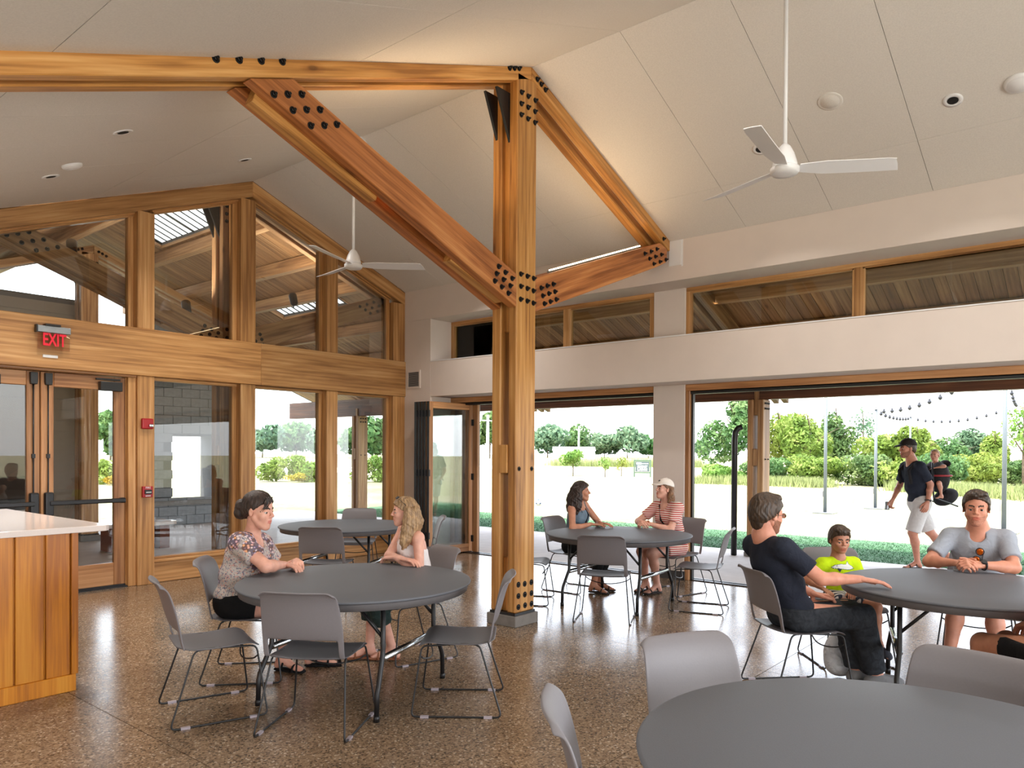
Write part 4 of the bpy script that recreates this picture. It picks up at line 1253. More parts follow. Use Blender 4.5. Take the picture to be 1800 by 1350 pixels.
for i, (x, y, a, lab) in enumerate(TABLES):
    t = table0 if i == 0 else copy_tree(table0)
    t.location = (x, y, 0); t.rotation_euler = (0, 0, R(a))
    tag(t, lab, 'table', 'round folding tables')

# ------------------------------------------------------------------ chairs
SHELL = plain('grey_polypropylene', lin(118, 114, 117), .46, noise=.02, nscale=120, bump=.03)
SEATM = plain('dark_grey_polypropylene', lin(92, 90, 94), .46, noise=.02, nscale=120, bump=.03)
GLIDE = plain('clear_glide', lin(170, 160, 168), .3, noise=.03)
def make_chair():
    """faces +x; origin on the floor in the middle of the sled"""
    c = empty('stacking_chair')
    # seat
    rows = []
    NX, NY = 14, 10
    for i in range(NX + 1):
        t = i / NX
        x = -.225 + .465 * t
        hw = .232 if t < .9 else .232 - .010 * ((t - .9) / .1) ** 2
        if t < .25:
            hw = .232 - .055 * ((.25 - t) / .25) ** 2
        z = .448 - .012 * math.sin(PI * min(1, t / .85)) - (.030 * ((t - .84) / .16) ** 2 if t > .84 else 0)
        if t < .12:
            z += .010 * ((.12 - t) / .12)
        rows.append([(x, hw * (2 * j / NY - 1), z - .010 * (1 - (2 * j / NY - 1) ** 2)) for j in range(NY + 1)])
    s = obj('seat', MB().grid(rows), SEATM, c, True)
    md = s.modifiers.new('solid', 'SOLIDIFY'); md.thickness = .010; md.offset = -1
    subsurf(s, 1)
    # backrest with a slot above the seat
    prof = [(.440, -.188), (.458, -.197), (.485, -.203), (.525, -.209), (.545, -.212), (.62, -.226), (.69, -.243), (.74, -.258), (.78, -.273), (.805, -.287), (.822, -.302), (.830, -.320)]
    U = [-1, -.93, -.86, -.78, -.5, -.2, .2, .5, .78, .86, .93, 1]
    V, F = [], []
    for k, (z, x) in enumerate(prof):
        t = k / (len(prof) - 1)
        hw = .236 if z < .6 else .236 - .020 * ((z - .6) / .23) ** 1.5
        zz_top = 0
        for u in U:
            dz = 0
            if k >= len(prof) - 3:                      # rounded top corners
                dz = -.028 * max(0, (abs(u) - .78) / .22) ** 2 * (k - len(prof) + 4) / 3
            V.append((x - .034 * (1 - u * u) * min(1, (z - .42) / .2), hw * u, z + dz))
    n = len(U)
    for k in range(len(prof) - 1):
        for j in range(n - 1):
            if 1 <= k <= 3 and 2 <= j <= n - 4:
                continue
            if k == 0:
                if 2 <= j <= n - 4:
                    continue
            F.append((k * n + j, k * n + j + 1, (k + 1) * n + j + 1, (k + 1) * n + j))
    b = obj('backrest', MB().add(V, F), SHELL, c, True)
    md = b.modifiers.new('solid', 'SOLIDIFY'); md.thickness = .011; md.offset = 0
    subsurf(b, 2)
    # sled frame: one bent rod each side
    r = .0058
    for sy in (-1, 1):
        y0, y1 = .215 * sy, .262 * sy
        def arc(p, q, s, k=4):
            p, q, s = Vector(p), Vector(q), Vector(s)
            a, b_ = q + (p - q).normalized() * .035, q + (s - q).normalized() * .035
            return [tuple((1 - t) ** 2 * a + 2 * t * (1 - t) * q + t * t * b_) for t in [i / k for i in range(k + 1)]]
        A, B, C_, D, E_, F_ = (-.12, y0 * .98, .428), (-.13, y0, .425), (-.272, y1, r), (.272, y1, r), (.215, y0, .418), (.05, y0, .428)
        A0 = (-.02, y0 * .96, .430)
        path = [A0, A] + arc(A0, (-.135, y0, .428), C_) + arc((-.135, y0, .428), C_, D) + arc(C_, D, E_) + arc(D, E_, F_) + [F_, (-.0, y0 * .97, .430)]
        fr = obj('sled_leg', MB().tube(path, r, 8), BLACK, c, True)
        for gx in (-.19, .19):
            obj('glide', MB().box(gx - .025, gx + .025, y1 - .011, y1 + .011, 0, .012), GLIDE, fr)
    br = [(.216, .2145 - 0, .40)]
    pts = [(.222, -.222, .36)] + [(.222 - .045 * math.sin(PI * t), .222 * (2 * t - 1), .36 - .055 * math.sin(PI * t) ** .6) for t in [i / 12 for i in range(1, 12)]] + [(.222, .222, .36)]
    obj('front_brace', MB().tube(pts, .0048, 8), BLACK, c, True)
    return c
chair0 = make_chair()
# x, y, heading in degrees, label
CHAIRS = [
    (2.378, 4.347, -18.4, 'empty grey chair nearest the bar counter'),
    (2.649, 3.650, 32.0, 'empty grey chair seen from behind in front of the women\'s table'),
    (3.451, 3.270, 128.6, 'empty grey chair in front of the timber post footing'),
    (2.93, 4.86, -42, 'grey chair under the woman in the floral shirt'),
    (4.03, 4.345, 165, 'grey chair behind the woman in the white top'),
    (4.83, 6.49, 38, 'grey chair with its back to us at the empty table by the windows'),
    (6.20, 7.72, 224, 'grey chair facing us on the far side of the empty table'),
    (6.11, 6.51, 140, 'grey chair turned sideways next to the folded glass doors'),
    (6.30, 5.00, -60, 'grey chair half hidden behind the timber post'),
    (6.116, 3.893, 25.0, 'empty grey chair with its back to us right of the timber post'),
    (7.165, 3.419, 107.9, 'empty grey chair turned sideways in front of the white pier'),
    (7.20, 5.02, -88, 'grey chair under the dark haired woman'),
    (7.84, 4.06, 166, 'grey chair under the woman in the striped dress'),
    (5.11, 1.74, -44, 'grey chair under the bearded man in navy'),
    (6.10, 1.70, -140, 'grey chair under the boy in neon yellow'),
    (6.68, 0.90, 184, 'grey chair under the man in the grey shirt'),
    (2.05, 1.12, -52, 'near grey chair cut off by the bottom edge'),
    (2.745, 1.17, -118, 'grey chair back just left of the near empty table'),
    (3.05, 0.50, 172, 'wide grey chair back at the right behind the near empty table'),
]
for i, (x, y, a, lab) in enumerate(CHAIRS):
    c = chair0 if i == 0 else copy_tree(chair0)
    c.location = (x, y, 0); c.rotation_euler = (0, 0, R(a))
    tag(c, lab, 'chair', 'grey stacking chairs')

# ------------------------------------------------------------------ people: smooth implicit surfaces meshed with surface nets
def V3(*a):
    return np.array(a, float)
def unit(v):
    return v / (np.linalg.norm(v) + 1e-12)

class Blob:
    """collects rounded cones, flat-ended cones and ellipsoids; meshes their smooth union"""
    def __init__(s):
        s.p = []
        s.clips = []
    def cone(s, a, b, r0, r1, k=.02, op='+', flat=None):
        s.p.append(('c', np.array(a, float), np.array(b, float), r0, r1, k, op, flat)); return s
    def cyl(s, a, b, r0, r1, k=.015, op='+', flat=None):
        s.p.append(('y', np.array(a, float), np.array(b, float), r0, r1, k, op, flat)); return s
    def ell(s, c, r, M=None, k=.02, op='+'):
        s.p.append(('e', np.array(c, float), np.array(r, float), np.eye(3) if M is None else np.array(M, float), None, k, op, None)); return s
    def clip(s, p0, n):
        s.clips.append((np.array(p0, float), unit(np.array(n, float)))); return s
    def chain(s, pts, rs, k=.02, flat=None):
        for i in range(len(pts) - 1):
            s.cone(pts[i], pts[i + 1], rs[i], rs[i + 1], k, flat=flat)
        return s
    def bbox(s, q):
        if q[0] in 'cy':
            r = max(q[3], q[4])
            return np.minimum(q[1], q[2]) - r, np.maximum(q[1], q[2]) + r
        ext = np.sqrt(((q[3].T * q[2]) ** 2).sum(1)) if q[3] is not None else q[2]
        return q[1] - ext, q[1] + ext
    def dist(s, q, P):
        if q[0] == 'e':
            L = (P - q[1]) @ q[3].T
            n = np.sqrt(((L / q[2]) ** 2).sum(-1)) + 1e-9
            g = np.sqrt(((L / q[2] ** 2) ** 2).sum(-1)) + 1e-9
            return n * (n - 1) / g
        a, b, r0, r1, flat = q[1], q[2], q[3], q[4], q[7]
        ab = b - a
        W_ = P - a
        if flat is not None:                       # squeeze along a direction: elliptical section
            d_, f_ = flat
            W_ = W_ + (W_ @ d_)[..., None] * d_ * (1 / f_ - 1)
            ab = ab + (ab @ d_) * d_ * (1 / f_ - 1)
        L2 = ab @ ab + 1e-12
        t = (W_ @ ab) / L2
        if q[0] == 'c':
            t = np.clip(t, 0, 1)
            d = np.sqrt(((W_ - t[..., None] * ab) ** 2).sum(-1)) - (r0 + (r1 - r0) * t)
        else:
            rad = np.sqrt(((W_ - t[..., None] * ab) ** 2).sum(-1)) - (r0 + (r1 - r0) * np.clip(t, 0, 1))
            Ln = math.sqrt(L2)
            ax = np.maximum(-t, t - 1) * Ln
            d = np.maximum(rad, ax)
        return d * (flat[1] if flat is not None and flat[1] < 1 else 1)
    def field(s, h):
        lo = np.min([s.bbox(q)[0] for q in s.p if q[6] == '+'], 0) - 3 * h
        hi = np.max([s.bbox(q)[1] for q in s.p if q[6] == '+'], 0) + 3 * h
        n = np.ceil((hi - lo) / h).astype(int) + 1
        F = np.full(n, .25)
        ax = [lo[i] + h * np.arange(n[i]) for i in range(3)]
        for q in s.p:
            k = q[5]
            a, b = s.bbox(q)
            m = k + 2.5 * h + .004
            i0 = np.clip(np.floor((a - m - lo) / h).astype(int), 0, n - 1)
            i1 = np.clip(np.ceil((b + m - lo) / h).astype(int) + 1, 1, n)
            if (i1 <= i0).any():
                continue
            G_ = np.stack(np.meshgrid(*[ax[j][i0[j]:i1[j]] for j in range(3)], indexing='ij'), -1)
            d = s.dist(q, G_)
            sl = tuple(slice(i0[j], i1[j]) for j in range(3))
            f = F[sl]
            if q[6] == '+':
                hh = np.maximum(k - np.abs(f - d), 0) / k
                F[sl] = np.minimum(f, d) - hh * hh * k * .25
            else:
                hh = np.maximum(k - np.abs(f + d), 0) / k
                F[sl] = np.maximum(f, -d) + hh * hh * k * .25
        if s.clips:
            G_ = np.stack(np.meshgrid(*ax, indexing='ij'), -1)
            for p0, nn in s.clips:                # keep the side the normal points to
                F = np.maximum(F, -((G_ - p0) @ nn))
        return F, lo
    def net(s, h):
        F, lo = s.field(h)
        neg = F < 0
        c = neg[:-1, :-1, :-1].astype(np.int8)
        cnt = np.zeros(tuple(np.array(F.shape) - 1), np.int8)
        for i in (0, 1):
            for j in (0, 1):
                for k in (0, 1):
                    cnt += neg[i:F.shape[0] - 1 + i, j:F.shape[1] - 1 + j, k:F.shape[2] - 1 + k]
        act = (cnt > 0) & (cnt < 8)
        I = np.argwhere(act)
        idx = -np.ones(act.shape, np.int64); idx[act] = np.arange(len(I))
        acc = np.zeros((len(I), 3)); num = np.zeros(len(I))
        cor = [(i, j, k) for i in (0, 1) for j in (0, 1) for k in (0, 1)]
        vals = {c_: F[I[:, 0] + c_[0], I[:, 1] + c_[1], I[:, 2] + c_[2]] for c_ in cor}
        for a in cor:
            for axis in range(3):
                if a[axis] == 0:
                    b = list(a); b[axis] = 1; b = tuple(b)
                    va, vb = vals[a], vals[b]
                    m = (va < 0) != (vb < 0)
                    t = va[m] / (va[m] - vb[m])
                    pt = np.tile(np.array(a, float), (m.sum(), 1)); pt[:, axis] = t
                    acc[m] += pt; num[m] += 1
        Vv = lo + h * (I + acc / num[:, None])
        quads = []
        for axis in range(3):
            sl0 = [slice(None)] * 3; sl1 = [slice(None)] * 3
            sl0[axis] = slice(0, -1); sl1[axis] = slice(1, None)
            d0, d1_ = neg[tuple(sl0)], neg[tuple(sl1)]
            E = np.argwhere(d0 != d1_)
            u, w = [(1, 2), (2, 0), (0, 1)][axis]
            E = E[(E[:, u] > 0) & (E[:, w] > 0) & (E[:, u] < F.shape[u] - 1) & (E[:, w] < F.shape[w] - 1)]
            def cell(du, dw):
                C = E.copy(); C[:, u] -= du; C[:, w] -= dw
                return idx[C[:, 0], C[:, 1], C[:, 2]]
            Q = np.stack([cell(1, 1), cell(0, 1), cell(0, 0), cell(1, 0)], 1)
            fl = d0[E[:, 0], E[:, 1], E[:, 2]]
            Q[~fl] = Q[~fl][:, ::-1]
            quads.append(Q)
        Q = np.concatenate(quads)
        Q = Q[(Q >= 0).all(1)]
        # two rounds of smoothing
        for _ in range(2):
            sm = np.zeros_like(Vv); ct_ = np.zeros(len(Vv))
            for a_, b_ in ((0, 1), (1, 2), (2, 3), (3, 0)):
                np.add.at(sm, Q[:, a_], Vv[Q[:, b_]]); np.add.at(sm, Q[:, b_], Vv[Q[:, a_]])
                np.add.at(ct_, Q[:, a_], 1); np.add.at(ct_, Q[:, b_], 1)
            Vv = Vv * .5 + .5 * sm / np.maximum(ct_, 1)[:, None]
        return Vv, Q

def join_nets(nets):
    Vs, Qs, o = [], [], 0
    for v, q in nets:
        Vs.append(v); Qs.append(q + o); o += len(v)
    return np.concatenate(Vs), np.concatenate(Qs)
def net_mesh(name, V_, Q_, mats=None, mat_idx=None):
    me = bpy.data.meshes.new(name)
    me.from_pydata(V_.tolist(), [], Q_.tolist())
    me.polygons.foreach_set('use_smooth', [True] * len(me.polygons))
    if mat_idx is not None:
        me.polygons.foreach_set('material_index', mat_idx)
    return me

def skin_mat(name, col):
    m = NT(name)
    mp = m.coords()
    nz = m.n('TexNoise'); nz.inputs['Scale'].default_value = 22; nz.inputs['Detail'].default_value = 4
    m.l(mp.outputs[0], nz.inputs['Vector'])
    c = col[:3]
    rp = m.ramp(nz.outputs['Fac'], [(.3, (c[0] * .90, c[1] * .82, c[2] * .80, 1)), (.7, (min(1, c[0] * 1.06), c[1] * 1.04, c[2] * 1.02, 1))])
    m.l(rp.outputs[0], m.b.inputs['Base Color'])
    m.b.inputs['Roughness'].default_value = .5
    m.b.inputs['Subsurface Weight'].default_value = .12
    m.b.inputs['Subsurface Radius'].default_value = (.012, .005, .003)
    m.b.inputs['Subsurface Scale'].default_value = 1.0
    return m.m
def hair_mat(name, a, b):
    m = NT(name)
    mp = m.coords((60, 60, 9))
    nz = m.n('TexNoise'); nz.inputs['Scale'].default_value = 1; nz.inputs['Detail'].default_value = 4; nz.inputs['Distortion'].default_value = .8
    m.l(mp.outputs[0], nz.inputs['Vector'])
    rp = m.ramp(nz.outputs['Fac'], [(.32, a), (.68, b)])
    m.l(rp.outputs[0], m.b.inputs['Base Color'])
    m.b.inputs['Roughness'].default_value = .48
    m.bump(nz.outputs['Fac'], .9, .006)
    return m.m
def cloth(name, col, noise=.12, scale=16, bump=.35, fine=None):
    m = NT(name)
    mp = m.coords()
    nz = m.n('TexNoise'); nz.inputs['Scale'].default_value = scale; nz.inputs['Detail'].default_value = 3; nz.inputs['Distortion'].default_value = .7
    m.l(mp.outputs[0], nz.inputs['Vector'])
    lo = tuple(c * (1 - noise) for c in col[:3]) + (1,); hi = tuple(min(1, c * (1 + noise)) for c in col[:3]) + (1,)
    rp = m.ramp(nz.outputs['Fac'], [(.3, lo), (.7, hi)])
    m.l(rp.outputs[0], m.b.inputs['Base Color'])
    m.b.inputs['Roughness'].default_value = .85
    m.b.inputs['Specular IOR Level'].default_value = .2
    m.bump(nz.outputs['Fac'], bump, .03)
    return m.m
EYEW = plain('eye_white', lin(196, 186, 180), .25, noise=.02)
IRIS = plain('eye_iris', lin(48, 34, 24), .2, noise=.1)
DARKSOLE = plain('dark_sandal', lin(38, 32, 30), .7, noise=.1)

def basis(f, up):
    f = unit(f); l = unit(np.cross(up, f)); u = np.cross(f, l)
    return np.array([f, l, u])              # rows: forward, left, up

def head_net(c, B, s, neck, kn, female=False, beard=False, child=False, smile=False):
    """head in its own frame (x forward, y left, z up), then placed at c"""
    b = Blob()
    T = lambda x, y, z: V3(x, y, z)
    wj = .88 if female else 1.0
    b.ell((-.012, 0, .036), (.098, .077, .087), k=.01)
    b.ell((.028, 0, -.042), (.060, .057 * wj, .074), k=.03)
    for sg in (-1, 1):
        b.cone((.002, .050 * sg * wj, -.045), (.058, .014 * sg, -.098), .021, .019, k=.022)
        b.ell((.056, .035 * sg, -.026), (.026, .025, .028), k=.02)
        b.cone((.078, .012 * sg, .019), (.070, .042 * sg, .022), .011 if female or child else .014, .010, k=.014)
    b.ell((.066, 0, -.098), (.021, .024 * wj, .020), k=.018)
    b.ell((.070, 0, -.060), (.022, .030, .026), k=.02)
    for sg in (-1, 1):
        b.ell((.104, .0325 * sg, -.001), (.020, .0175, .0125), k=.012, op='-')
    b.cone((.087, 0, .014), (.107, 0, -.020), .0075, .0115, k=.010)
    for sg in (-1, 1):
        b.ell((.097, .0115 * sg, -.026), (.010, .0075, .0075), k=.006)
    b.ell((.0895, 0, -.0545), (.0085, .0215, .0052), k=.005)
    b.ell((.0870, 0, -.0655), (.0090, .0185, .0062), k=.005)
    b.ell((.100, 0, -.0600), (.013, .022, .0016), k=.003, op='-')
    for sg in (-1, 1):
        b.ell((-.006, .079 * sg, -.006), (.017, .0075, .029), np.array([[.96, .26 * sg, 0], [-.26 * sg, .96, 0], [0, 0, 1]]), k=.008)
        b.ell((.000, .088 * sg, -.004), (.009, .006, .018), k=.004, op='-')
    v, q = b.net(.0042)
    if child:                                   # shorter, rounder face
        lo_ = v[:, 2] < .01
        v[lo_, 2] = .01 + (v[lo_, 2] - .01) * .86
        fr_ = (v[:, 0] > .095) & (np.abs(v[:, 1]) < .02)
        v[fr_, 0] = .095 + (v[fr_, 0] - .095) * .6
    fc = v[q].mean(1)
    mi = np.zeros(len(q), int)
    x, y, z = fc[:, 0], np.abs(fc[:, 1]), fc[:, 2]
    mi[(z > -.073) & (z < -.0495) & (y < .023 - .25 * np.abs(z + .060)) & (x > .082)] = 1
    mi[(z > .016 + .006 * (y > .02)) & (z < .0285 + .004 * (y > .02)) & (y > .011) & (y < .046) & (x > .062)] = 2
    if beard:
        jawline = (z < -.030 - .35 * np.maximum(x - .03, 0)) & (x > -.004) & (x > -.6 * (z + .03) * 0 - .004)
        mi[jawline & (mi == 0) & ~((z > -.046) & (x > .083))] = 3
    return (c + (v * s) @ B, q), mi

def hand_net(w, d, back, thumb_side, s=1.0, curl=(12, 16, 12), spread=.10, thumb=(.045, .030), side=1):
    """w wrist, d finger direction, back = normal of the back of the hand, thumb_side = direction towards the thumb"""
    f = unit(d); bk = unit(back - (back @ f) * f); t = unit(thumb_side - (thumb_side @ f) * f - (thumb_side @ bk) * bk)
    b = Blob()
    P = lambda x, y, z: w + s * (x * f + y * t + z * bk)
    for i, y in enumerate((.031, .0105, -.0105, -.030)):
        b.cone(P(-.012, y * .45, 0), P(.082 - (.006 if i in (0, 3) else 0), y, .0), .0135 * s, .0112 * s, k=.012 * s)
    ln = (.92, 1.04, .97, .78)
    for i, y in enumerate((.031, .0105, -.0105, -.030)):
        p = np.array([.082 - (.006 if i in (0, 3) else 0), y, .001]); ang = 0.0
        dirx = y * spread * 8
        rr = [.0098, .0090, .0083, .0072]
        for j, L in enumerate((.043, .027, .021)):
            ang += R(curl[j] if not isinstance(curl[0], (tuple, list)) else curl[i][j])
            st = np.array([math.cos(ang) * math.cos(dirx), math.cos(ang) * math.sin(dirx), -math.sin(ang)]) * L * ln[i]
            b.cone(P(*p), P(*(p + st)), rr[j] * s, rr[j + 1] * s, k=.004 * s)
            p = p + st
    b.cone(P(.004, .018, -.004), P(.038, .044, -.012), .0150 * s, .0125 * s, k=.010 * s)
    b.cone(P(.038, .044, -.012), P(.038 + thumb[0] * .75, .044 + thumb[1] * .5, -.018), .0115 * s, .0100 * s, k=.006 * s)
    b.cone(P(.038 + thumb[0] * .75, .044 + thumb[1] * .5, -.018), P(.038 + thumb[0] * 1.35, .044 + thumb[1] * .55, -.022), .0100 * s, .0080 * s, k=.004 * s)
    return b.net(.0034 * max(s, .8))

def ik(a, t, l1, l2, pole):
    a, t = np.array(a, float), np.array(t, float)
    d = t - a; L = np.linalg.norm(d)
    if L > (l1 + l2) * .995:
        t = a + d / L * (l1 + l2) * .995; d = t - a; L = np.linalg.norm(d)
    u = d / L
    x = (l1 * l1 - l2 * l2 + L * L) / (2 * L)
    y = math.sqrt(max(l1 * l1 - x * x, 0))
    p = np.array(pole, float); p = p - (p @ u) * u
    return a + u * x + unit(p) * y, t

def ang3(deg, z=0):
    return V3(math.cos(R(deg)), math.sin(R(deg)), z)

class Figure:
    pass
def figure(pel, neck, heading, s=1.0, fat=1.0, wrR=None, wrL=None, poleR=None, poleL=None, anR=None, anL=None, kpR=None, kpL=None, toeR=None, toeL=None, shw=.172, hipw=.088, sh_drop=.046, twist=0):
    J = Figure()
    J.s, J.fat = s, fat
    J.pel, J.neck = np.array(pel, float), np.array(neck, float)
    J.f = ang3(heading)
    J.up = unit(J.neck - J.pel)
    J.l = unit(np.cross(J.up, J.f)); J.fw = np.cross(J.l, J.up)
    lt = ang3(heading + twist + 90)
    J.lt = unit(lt - (lt @ J.up) * J.up)
    J.che = J.pel + (J.neck - J.pel) * .70
    J.sh = {+1: J.neck + J.lt * shw * s - J.up * sh_drop * s, -1: J.neck - J.lt * shw * s - J.up * sh_drop * s}
    J.hip = {+1: J.pel + J.l * hipw * s - V3(0, 0, .02), -1: J.pel - J.l * hipw * s - V3(0, 0, .02)}
    J.el, J.wr, J.kn, J.an, J.toe = {}, {}, {}, {}, {}
    for sg, wr_, po in ((-1, wrR, poleR), (1, wrL, poleL)):
        po = po if po is not None else (-J.up * .8 - J.fw * .4 + J.lt * sg * .5)
        J.el[sg], J.wr[sg] = ik(J.sh[sg], wr_, .285 * s, .250 * s, po)
    for sg, an_, kp, to in ((-1, anR, kpR, toeR), (1, anL, kpL, toeL)):
        kp = kp if kp is not None else (J.f + V3(0, 0, .6))
        J.kn[sg], J.an[sg] = ik(J.hip[sg], an_, .430 * s, .415 * s, kp)
        to = to if to is not None else J.f
        J.toe[sg] = unit(np.array(to, float) * V3(1, 1, 0) if abs(np.array(to)[2]) < 1e-6 else np.array(to, float))
    return J

def body_blob(J, bust=0.0, belly=0.0):
    s, k = J.s, J.fat
    b = Blob()
    Bm = np.array([J.fw, J.l, J.up])
    b.ell(J.pel + J.up * .02 * s, V3(.105 * k, .150 * k, .105) * s, Bm, k=.04)
    b.ell(J.pel + (J.neck - J.pel) * .38, V3(.095 * k + belly * .5, .128 * k, .13) * s, Bm, k=.05)
    b.ell(J.che, V3(.105 * k, .150 * k, .145) * s, np.array([np.cross(J.lt, J.up), J.lt, J.up]), k=.05)
    for sg in (-1, 1):
        b.cone(J.neck - J.up * .04 * s, J.sh[sg], .060 * s, .048 * s * k, k=.04)
        b.cone(J.sh[sg], J.el[sg], .050 * s * k, .038 * s * k, k=.03)
        mid = J.el[sg] * .68 + J.wr[sg] * .32
        b.cone(J.el[sg], mid, .038 * s * k, .038 * s * k, k=.02)
        b.cone(mid, J.wr[sg], .037 * s * k, .0245 * s, k=.02)
        b.cone(J.hip[sg], J.kn[sg], .082 * s * k, .056 * s * k, k=.04)
        cal = J.kn[sg] * .68 + J.an[sg] * .32 - unit(J.f) * .012 * s
        b.cone(J.kn[sg], cal, .053 * s * k, .052 * s * k, k=.03)
        b.cone(cal, J.an[sg], .050 * s * k, .034 * s, k=.03)
        toe = J.toe[sg]
        heel = J.an[sg] - toe * .035 * s - V3(0, 0, .045 * s)
        ball_ = J.an[sg] + toe * .125 * s - V3(0, 0, .055 * s)
        b.cone(J.an[sg], heel, .034 * s, .030 * s, k=.02)
        b.cone(J.an[sg], ball_, .034 * s, .026 * s, k=.03)
        lat = unit(np.cross(V3(0, 0, 1), toe))
        for i_, w_ in enumerate((-.026, -.012, 0, .012, .024)):
            b.cone(ball_ + lat * w_ * s, ball_ + lat * w_ * s * 1.15 + toe * (.055 - .006 * abs(i_ - 1)) * s - V3(0, 0, .006 * s), .014 * s, .0105 * s, k=.008)
    if bust:
        for sg in (-1, 1):
            b.ell(J.che + J.fw * .075 * s + J.lt * sg * .068 * s - J.up * .02 * s, V3(.055, .062, .065) * s * bust, Bm, k=.04)
    return b

def build_person(name, label, J, skin, head, hair=None, wear=(), extras=None, bust=0, belly=0, hands=None, lip=None, brow=None, beard=None, base=None):
    base = base if base is not None else (float(J.pel[0]), float(J.pel[1]), 0)
    e = tag(empty(name, base, world=True), label, 'person')
    b = body_blob(J, bust, belly)
    hc, hf, hu, hs = head['c'], head['f'], head.get('u', V3(0, 0, 1)), head.get('s', 1.0)
    hc = np.array(hc, float)
    B = basis(np.array(hf, float), np.array(hu, float))
    J.hc, J.B, J.hs = hc, B, hs
    b.chain([J.neck - J.up * .03, J.neck + J.up * .03 * J.s, hc + (V3(-.022, 0, -.055) * hs) @ B], [.066 * J.s, .054 * J.s * (0.90 if bust else 1.22), (.050 if bust else .058) * hs], k=.03)
    nets = [b.net(.0105 * max(.75, J.s))]
    idxs = [np.zeros(len(nets[0][1]), int)]
    (hn, mi) = head_net(hc, B, hs, None, None, female=head.get('female', False), beard=beard is not None, child=head.get('child', False))
    nets.append(hn); idxs.append(mi)
    hands = hands or {}
    for sg in (-1, 1):
        hd = hands.get(sg)
        if hd is None:
            fd = unit(J.wr[sg] - J.el[sg]); hd = dict(d=fd, back=V3(0, 0, 1))
        th = hd.get('thumb_side')
        if th is None:
            th = np.cross(hd["d"], hd["back"]) * (1 if sg > 0 else -1)
        nets.append(hand_net(J.wr[sg] + unit(hd['d']) * .004, np.array(hd['d'], float), np.array(hd['back'], float), np.array(th, float), J.s * hd.get('s', 1.0), hd.get('curl', (12, 16, 12)), hd.get('spread', .10)))
        idxs.append(np.zeros(len(nets[-1][1]), int))
    v, q = join_nets(nets)
    me = net_mesh('body', v, q, mat_idx=np.concatenate(idxs))
    sk = skin_mat(name + '_skin', skin)
    lipc = lip or (skin[0] * .85, skin[1] * .55, skin[2] * .55, 1)
    for m_ in (sk, plain('lips', lipc, .45, noise=.05), plain('eyebrow', brow or lin(60, 44, 34), .8, noise=.1), cloth('stubble', beard or lin(120, 84, 66), .25, 120, .2)):
        me.materials.append(m_)
    body = obj('body', me, None, e)
    for sg in (-1, 1):
        ec = hc + (V3(.0715, .0325 * sg, -.0005) * hs) @ B
        ey = MB()
        n1, n2 = 10, 14
        fwd, lf, upv = B
        rows_ = [[tuple(ec + .0128 * hs * (fwd * math.cos(PI * i / n1) + (lf * math.cos(2 * PI * j / n2) + upv * math.sin(2 * PI * j / n2)) * math.sin(PI * i / n1))) for j in range(n2 + 1)] for i in range(n1 + 1)]
        ey.grid(rows_)
        eye = obj('eye', ey, EYEW, e, True)
        gaze = unit(np.array(head.get('gaze', hf), float))
        gl, gu = unit(np.cross(V3(0, 0, 1), gaze)), None
        gu = np.cross(gaze, gl)
        ir = MB().add([tuple(ec + hs * ((.0134) * gaze))] + [tuple(ec + hs * (.0112 * gaze + .0076 * (gl * math.cos(2 * PI * j / 14) + gu * math.sin(2 * PI * j / 14)))) for j in range(14)], [(0, j + 1, (j + 1) % 14 + 1) for j in range(14)])
        obj('iris', ir, IRIS, eye)
        lid = Blob().ell(ec + hs * (.0022 * upv * 1.0 + .0005 * fwd), V3(.0150, .0185, .0150) * hs, B, k=.002)
        lid.clip(ec + hs * .0030 * upv, unit(upv * 1.0 - fwd * .25))
        v_, q_ = lid.net(.0022)
        obj('eyelid', net_mesh('eyelid', v_, q_), sk, e)
    if hair is not None:
        hm, hb = hair[:2]
        hamp = hair[2] if len(hair) > 2 else .45
        v_, q_ = hb(hc, B, hs)
        loc_ = ((v_ - hc) @ B.T) / hs
        nrm = np.zeros_like(v_)
        fn = np.cross(v_[q_[:, 1]] - v_[q_[:, 0]], v_[q_[:, 2]] - v_[q_[:, 0]])
        for a_ in range(4):
            np.add.at(nrm, q_[:, a_], fn)
        nrm /= np.linalg.norm(nrm, axis=1)[:, None] + 1e-12
        th_ = np.arctan2(loc_[:, 1], loc_[:, 0] + .03); zz_ = loc_[:, 2]
        dsp = hamp * (.0030 * np.sin(th_ * 19 + 40 * zz_ + 3 * np.sin(zz_ * 60)) + .0018 * np.sin(th_ * 43 - 25 * zz_) + .0022 * np.sin(th_ * 7 + 90 * zz_))
        v_ = v_ + nrm * (dsp * hs)[:, None]
        obj('hair', net_mesh('hair', v_, q_), hm, e)
    for nm, mat, blob, h in wear:
        v_, q_ = blob.net(h)
        g = obj(nm, net_mesh(nm, v_, q_), mat, e)
    return e

